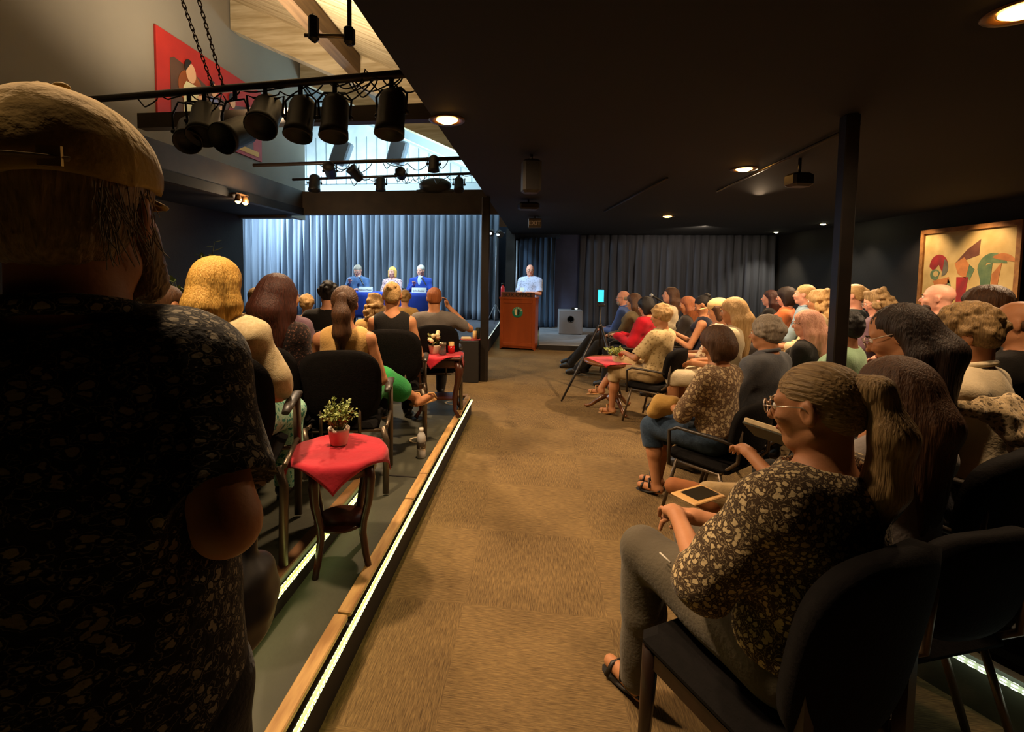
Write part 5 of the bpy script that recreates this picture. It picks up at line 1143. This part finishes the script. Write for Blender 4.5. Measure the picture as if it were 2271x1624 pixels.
figure([('painted_head', curve((-.42, .16), .155, .17, 0, 180)+[(-.50, .10), (-.42, .19), (-.34, .06)], PR, 0), ('painted_cheek', curve((-.36, .15), .10, .12, -90, 70), mat('paint_slate', '66604c', var='544c3a', scale=8), .001),
        ('painted_curl', curve((-.47, .05), .085, .075, 20, 300), PG, .001), ('painted_curl', curve((-.455, .06), .045, .04, 0, 330), mat('ochre_cream_canvas', ''), .003),
        ('painted_collar', [(-.50, -.04), (-.24, .02), (-.22, -.06), (-.46, -.12)], PO, .001), ('painted_bust', [(-.45, -.12), (-.22, -.06), (-.24, -.30), (-.34, -.42)], PB, .0), ('painted_sleeve', curve((-.27, -.24), .085, .24, -80, 80), PG, .001),
        ('painted_hat', [(-.16, .20), (.02, .38), (.20, .50), (.19, .30), (.06, .26)], PB, 0), ('painted_face', [(-.16, .20), (-.02, .28), (.06, .18), (.02, .0), (-.10, .06)], PO, .001), ('painted_shoulder', [(.04, .20), (.14, .12), (.08, -.02), (.02, .02)], PG, 0),
        ('painted_robe', [(-.12, .02), (.06, .02), (.03, -.20), (.0, -.44), (-.10, -.44), (-.11, -.2)], PR, .001),
        ('painted_crest', curve((.38, .12), .20, .20, 20, 180)+[(.22, .0), (.30, .20)], PG, 0), ('painted_crest', curve((.50, .12), .20, .19, 25, 130)+[(.44, .24)], PO, .001), ('painted_neck', [(.22, .14), (.38, .20), (.36, -.18), (.24, -.16)], PG, .001),
        ('painted_back', [(.38, .06), (.50, .20), (.46, -.10), (.38, -.12)], PO, .001), ('painted_dress', [(.34, -.12), (.55, -.10), (.66, -.30), (.44, -.44), (.34, -.38)], PR, .002), ('painted_hem', [(.20, -.30), (.34, -.30), (.40, -.40), (.18, -.36)], PB, .001)])
# banner on the upper left wall: its plane faces +x
Y_ = Matrix(((0, 0, 1), (1, 0, 0), (0, 1, 0)))
bn = thing('wall_banner', 'large red illustrated banner on the grey upper left wall behind the stage lights', 'banner', (-4.515, 6.28, 3.72))
BW, BH = 1.07, .55
def bflat(nm, poly, m_, o=0.0, h=.003): return MB().prism([(-a if False else a, b) for a, b in poly], h, M=Y_, c=tuple(Y_ @ Vector((0, 0, o)))).build(nm, m_, bn)
bflat('panel', [(-BW, -BH), (BW, -BH), (BW, BH), (-BW, BH)], mat('banner_red', 'b82c24', rough=.6, var='a8241e', scale=3), 0, .025)
bflat('backdrop', [(-.86, -.46)]+[(-.86, .26)]+[(x, .20+.10*math.cos((x+.86)*3)) for x in np.linspace(-.8, .82, 12)]+[(.84, -.46)], mat('banner_brown', '4c3428', var='5c4030', scale=4), .026)
bflat('glow_disc', curve((-.52, .02), .22, .22, 0, 345), mat('banner_orange', 'a8581c', var='8c4818', scale=5), .030)
bflat('light_stripe', [(-.9, -.50), (.98, -.50), (.98, -.42), (-.9, -.42)], mat('banner_yellow', 'e0a838'), .030)
def toon(x, sc, shirt, skin='e0b088', trousers=None):
    S = lambda P: [(x+a*sc, b*sc-.02) for a, b in P]
    bflat('figure_shirt', S([(-.13, .02), (-.08, .10), (.08, .10), (.13, .02), (.14, -.30), (-.13, -.34)]), mat('banner_shirt_'+shirt, shirt), .034)
    bflat('figure_face', S(curve((0, .22), .085, .115, 0, 340)), mat('banner_skin', skin), .037)
    bflat('figure_hair', S(curve((-.03, .27), .08, .10, 60, 215)), mat('banner_black', '201814'), .040)
    bflat('figure_arm', S([(.10, -.02), (.26, .06), (.27, .02), (.12, -.10)]), mat('banner_skin', skin), .040)
toon(-.52, 1.05, 'd8d4a8'); toon(-.08, .8, '7c84b0'); toon(.32, .75, '943028'); toon(.74, .7, '3c84b4')
# ---------------------------------------------------------------- flown stage lights
M_can = mat('matt_black_lantern', '0d0a08', rough=.5, var='14100c', scale=5); M_pipe = mat('dark_pipe', '241c16', rough=.4)
def pipe(p0, p1, r, label): return tag(MB().tube([p0, p1], r, 12).build('lighting_pipe', M_pipe), label, 'pipe')
P1a, P1b = Vector((-4.1, 3.96, 2.955)), Vector((-.70, 3.35, 2.82))
pipe(P1a, P1b, .03, 'front lighting pipe hung on chains across the loft opening'); 
P2a, P2b = Vector((-4.1, 6.5, 2.925)), Vector((-.70, 6.4, 2.95)); pipe(P2a, P2b, .026, 'middle lighting pipe before the bright stage loft')
P3a, P3b = Vector((-4.1, 7.6, 2.935)), Vector((-.70, 7.5, 2.975)); pipe(P3a, P3b, .022, 'rear lighting pipe just above the black stage header')
structure('beam_loft', MB().box((-2.4, 4.6, 2.95), (3.5, .12, .15)), M_bulk)
def lantern(loc, rp, label, L=.34, R=.105, tilt=60, yaw=0, glow=False, group='lanterns on the front pipe', hang=None):
    t = thing('stage_lantern', label, 'stage light', loc, math.radians(yaw), group)
    M = Matrix.Rotation(math.radians(tilt), 3, 'X')
    MB().lathe([(.001, -L*.5), (R*.55, -L*.49), (R*.85, -L*.42), (R, -L*.3), (R, L*.28), (R*1.06, L*.3), (R*1.1, L*.45), (R*1.02, L*.46), (R*.9, L*.30), (.001, L*.29)], n=22, M=M, cap=False).build('lamp_body', M_can, t)
    h = hang or .28
    MB().tube([(-R*1.15, 0, 0), (-R*1.25, 0, R*1.3), (-R*.8, 0, h-.1), (R*.8, 0, h-.1), (R*1.25, 0, R*1.3), (R*1.15, 0, 0)], .009, 6).build('yoke', M_can, t)
    MB().tube([(0, 0, h-.1), (0, 0, h)], .018, 8).build('clamp', M_can, t)
    for sd in (-1, 1): MB().ball((sd*R*1.22, 0, 0), .018, 8, 6).build('knob', M_can, t)
    MB().box((0, -.02, L*.33) if False else tuple(M @ Vector((0, 0, L*.52))), (R*2.3, R*2.3, .004), M=M).build('colour_frame', M_can, t) if glow else None
    return t
cans = [(435, 262, 150, 20), (515, 292, 120, -10), (590, 256, 140, 10), (676, 268, 160, 0), (757, 272, 165, 8), (886, 272, 168, -12), (395, 285, 130, 30)]
for i, (px, py, tl, yw) in enumerate(cans):
    p = Vector(at(px, py, Y=3.62)); k = (p.x-P1a.x)/(P1b.x-P1a.x); pp = P1a.lerp(P1b, k); p.y = pp.y
    L_ = ['first', 'second', 'third', 'fourth', 'fifth', 'sixth', 'last'][i]
    desc = ['black stage lantern hanging before the white shirted banner figure', 'black stage lantern hanging lowest before the banner', 'black stage lantern at the right end of the banner', 'black stage lantern before the left edge of the bright loft', 'black stage lantern before the middle of the bright loft', 'black stage lantern catching warm light at the right end of the front pipe', 'black stage lantern nearest the tan cap'][i]
    lantern(p, 0, desc, L=.36, R=.115 if i < 3 else .10, tilt=tl, yaw=yw, hang=pp.z-p.z)
small = [(694, 405, .09, 170, 'beside the grey wall'), (733, 380, .075, 60, 'with louvred back'), (787, 384, .085, 50, 'turned to the left'), (843, 408, .075, 178, 'standing dark and upright'), (889, 386, .075, 80, 'pale and boxy'), (964, 366, .07, 175, 'hanging long and dark before the curtain corner'), (1018, 410, .075, 160, 'at the right end by the orange glow')]
for i, (px, py, R_, tl, d) in enumerate(small):
    p = Vector(at(px, py, Y=7.5 if i not in (1, 5) else 6.45)); pa, pb = (P3a, P3b) if i not in (1, 5) else (P2a, P2b)
    pp = pa.lerp(pb, (p.x-pa.x)/(pb.x-pa.x)); p.y = pp.y-.03; hg = max(.12, abs(pp.z-p.z))
    if pp.z < p.z+.05: hg = .12
    t = lantern(p, 0, 'small stage lantern '+d, L=R_*3.2, R=R_, tilt=tl, yaw=(-40 if i == 2 else 10), group='lanterns on the rear pipes', hang=hg)
for i, (px, py) in enumerate(((757, 340), (882, 338))):
    p = Vector(at(px, py, Y=9.5)); q = MB().box((0, 0, 0), (.34, .22, .5), M=Matrix.Rotation(.35, 3, 'Y') @ Matrix.Rotation(.2*i, 3, 'X'), bev=.03)
    o = q.build('flood_lantern', mat('grey_flood_housing', '5c6470', rough=.5)); o.location = p
    tag(o, ['grey flood housing hung high in the bright loft at the left', 'grey flood housing hung high in the bright loft at the right'][i], 'stage light', 'flood housings in the loft')
    zt = roofz(p.x)-p.z; MB().tube([(0, 0, .2), (0, 0, zt)], .015, 8).build('hanger', M_pole, o)
o = blob('mirror_dome', [ell((0, 0, 0), (.28, .14, .13)), cap_((-.3, 0, -.1), .04, (.3, 0, -.1), .04)], .01, M_can, None); o.location = Vector(at(965, 412, Y=8.0)); tag(o, 'wide black domed fixture sitting on the stage header', 'stage light')
# chains
M_chain = mat('rusty_dark_chain', '3a2818', rough=.5, metal=.5)
def chain(p0, p1, label):
    p0, p1 = Vector(p0), Vector(p1); t = thing('chain', label, 'chain', tuple(p1), 0, 'chains holding the front pipe'); d = (p0-p1); n = int(d.length/.036); qz = d.normalized().to_track_quat('Z', 'Y').to_matrix()
    ring = MB().tube([(.011*math.cos(a), 0, .011*math.sin(a)+(.012 if math.sin(a) > 0 else -.012)) for a in np.linspace(0, 2*PI, 13)], .0042, 6, cap=False).mesh('link')
    ring.materials.append(M_chain)
    for i in range(min(n, 98)):
        o = bpy.data.objects.new('link', ring); C.objects.link(o); o.parent = t
        o.matrix_local = Matrix.Translation(d*((i+.5)/n)) @ (qz @ Matrix.Rotation(PI/2*(i % 2), 3, 'Z')).to_4x4()
def on1(px): 
    x = at(px, 190, Y=3.65)[0]; return P1a.lerp(P1b, (x-P1a.x)/(P1b.x-P1a.x))
c0 = on1(464); c1 = on1(490)
def up(px0, base):   # follow the seen slant of the chain up to the roof boards
    a_ = Vector(at(px0, 0, Y=3.3)); d = (a_-base); k = (roofz(base.x)-base.z)/d.z*.92; return base+d*k
chain(up(404, c0), c0, 'left rusty chain rising from the front lighting pipe'); chain(up(441, c1), c1, 'right rusty chain rising from the front lighting pipe')
# clamp hardware near the roof
br = thing('pipe_bracket', 'short pipe bracket with clamps hanging under the roof boards', 'pipe bracket', tuple(at(775, 80, Y=3.0)))
M_galv = mat('galvanised_pipe', '9c8c74', rough=.35, metal=.7)
rz_ = roofz(br.location.x)-br.location.z
MB().tube([(0, 0, -.06), (0, 0, rz_)], .014, 10).build('drop_pipe', M_can, br); MB().tube([(-.30, 0, .02), (-.02, 0, .0)], .013, 10).build('cross_pipe', M_galv, br)
MB().box((0, 0, 0), (.06, .07, .11), bev=.012).build('clamp', M_can, br); MB().box((-.24, 0, .06), (.06, .07, .17), bev=.018).build('clamp', M_can, br)
# cables looped along the pipes
def cable(pts, label, grp='cables looped on the lighting pipes', r=.006):
    out = []
    for i in range(len(pts)-1):
        sg_ = q.uniform(.02, .16)
        for k in range(8): out.append(Vector(pts[i]).lerp(Vector(pts[i+1]), k/8)+Vector((0, .02*math.sin(k), -sg_*math.sin(PI*k/8))))
    out.append(Vector(pts[-1])); return tag(MB().tube(out, r, 5).build('cable', M_can), label, 'cable', grp)
WN = {}; q = np.random.default_rng(31); LAN = [o for o in bpy.data.objects if o.name.startswith('stage_lantern')]
def runcable(a, b, k0, k1, n, lab, amp):
    pts = [a.lerp(b, k0+(k1-k0)*i/n)+Vector((q.normal()*.02, q.uniform(-.05, .03), q.uniform(-amp, amp*.45))) for i in range(n+1)]; pts[0] = a.lerp(b, k0); pts[-1] = a.lerp(b, k1); 
    mid = pts[len(pts)//2]; near = min(LAN, key=lambda o: (o.location-mid).length)
    WN[near.name] = WN.get(near.name, -1)+1; w = ['thin black cable slung loosely', 'short black cable bunched tight', 'long black cable looping low', 'black cable crossing over itself', 'black cable lying almost straight', 'black cable with double sag', 'black cable hooked up high', 'black cable curling backward'][WN[near.name] % 8]
    return cable(pts, w+' above the '+' '.join(near['label'].split()[:9]))
F_ = 'black cable tangled along the front lighting pipe'; R_l = 'thin black cable sagging along the rear lighting pipes'
for k in range(14):
    a0 = q.uniform(.05, .86) if k < 8 else q.uniform(.66, .88); runcable(P1a, P1b, a0, min(.99, a0+q.uniform(.08, .2)), int(q.integers(1, 3)), F_, .10)
for k in range(5): a0 = q.uniform(.1, .8); runcable(P2a, P2b, a0, min(.99, a0+q.uniform(.08, .2)), 2, R_l, .07)
for k in range(7): a0 = q.uniform(.1, .85); runcable(P3a, P3b, a0, min(.99, a0+q.uniform(.06, .14)), 2, R_l, .07)
# ---------------------------------------------------------------- ceiling lamps
M_ring = mat('bronze_lamp_trim', '5c4024', rough=.3, metal=.6)
M_bulb = mat('warm_bulb', 'ffffff', emit='ffb14a', es=22); M_bulbw = mat('white_bulb', 'ffffff', emit='fff4c0', es=16)
def can_light(x, y, label, m, r=.09, group='round lamps in the low ceiling'):
    t = thing('ceiling_lamp', label, 'ceiling light', (x, y, CZ), 0, group)
    MB().lathe([(r*.8, .02), (r*.82, -.004), (r*1.25, -.006), (r*1.3, .0), (r*.8, .02)], n=28, cap=False).build('trim_ring', M_ring, t)
    MB().lathe([(.001, -.020), (r*.45, -.017), (r*.75, -.002), (r*.8, .02), (.001, .022)], n=24, cap=False).build('bulb', m, t)
    for o in t.children: o.visible_shadow = True
can_light(1.83, 4.69, 'glowing warm ceiling lamp over the middle of the right audience', M_bulb)
can_light(2.09, 8.33, 'glowing warm ceiling lamp farthest back before the drape', M_bulb)
can_light(1.72, 2.03, 'glowing warm ceiling lamp cut by the upper right corner', M_bulb)
can_light(-.60, 3.06, 'glowing warm lamp at the edge of the loft opening', M_bulb)
can_light(-4.32, 6.2, 'glowing warm lamp under the left bulkhead', M_bulb) if False else None
for (x, y, l) in ((5.16, 9.62, 'white wall lamp just left of the post'), (5.2, 9.0, 'white wall lamp just right of the post'), (5.15, 11.35, 'white wall lamp shining on the grey drape')): can_light(x, y, l, M_bulbw, .06)
bl = thing('bracket_lamp', 'small warm twin lamp under the left bulkhead', 'lamp', (-4.06, 6.1, 2.43))
for k in (-1, 1): MB().lathe([(.03, 0), (.045, -.06), (.05, -.09)], (0.03, k*.08, 0), 16).build('shade', M_ring, bl); MB().ball((0.03, k*.08, -.08), .038, 12, 8).build('bulb', M_bulb, bl)
MB().box((-.01, 0, .01), (.11, .26, .02)).build('mount', M_ring, bl)
# faint dark fixtures under the low ceiling
for (px, py, Y, d, lab) in ((1178, 392, 4.0, (.15, .14, .27), 'dark loudspeaker hanging below the ceiling above the lectern'), (1172, 458, 6.4, (.26, .2, .09), 'flat dark projector box under the ceiling above the exit sign'), (1772, 400, 4.3, (.18, .14, .11), 'dark loudspeaker under the ceiling left of the post')):
    p = at(px, py, Y=Y); z = min(p[2], CZ-d[2]/2-.03); k = (z-1.42)/(p[2]-1.42); 
    o = MB().box((0, 0, 0), d, bev=.02, M=Matrix.Rotation(.2, 3, 'Z')).build('hanging_box', mat('charcoal_fixture', '16110d', rough=.5)); o.location = (p[0]*1.0, Y, z); tag(o, lab, 'ceiling fixture')
    MB().tube([(0, 0, d[2]/2-.01), (0, 0, CZ-z)], .012, 6).build('hanger', M_pipe, o)
structure('trim_30', MB().tube([tuple(at(1480, 395, Z=CZ-.02)), tuple(at(1340, 470, Z=CZ-.02))], .012, 6), M_pipe)
structure('trim_31', MB().tube([tuple(at(1905, 275, Z=CZ-.02)), tuple(at(1590, 425, Z=CZ-.02))], .012, 6), M_pipe)
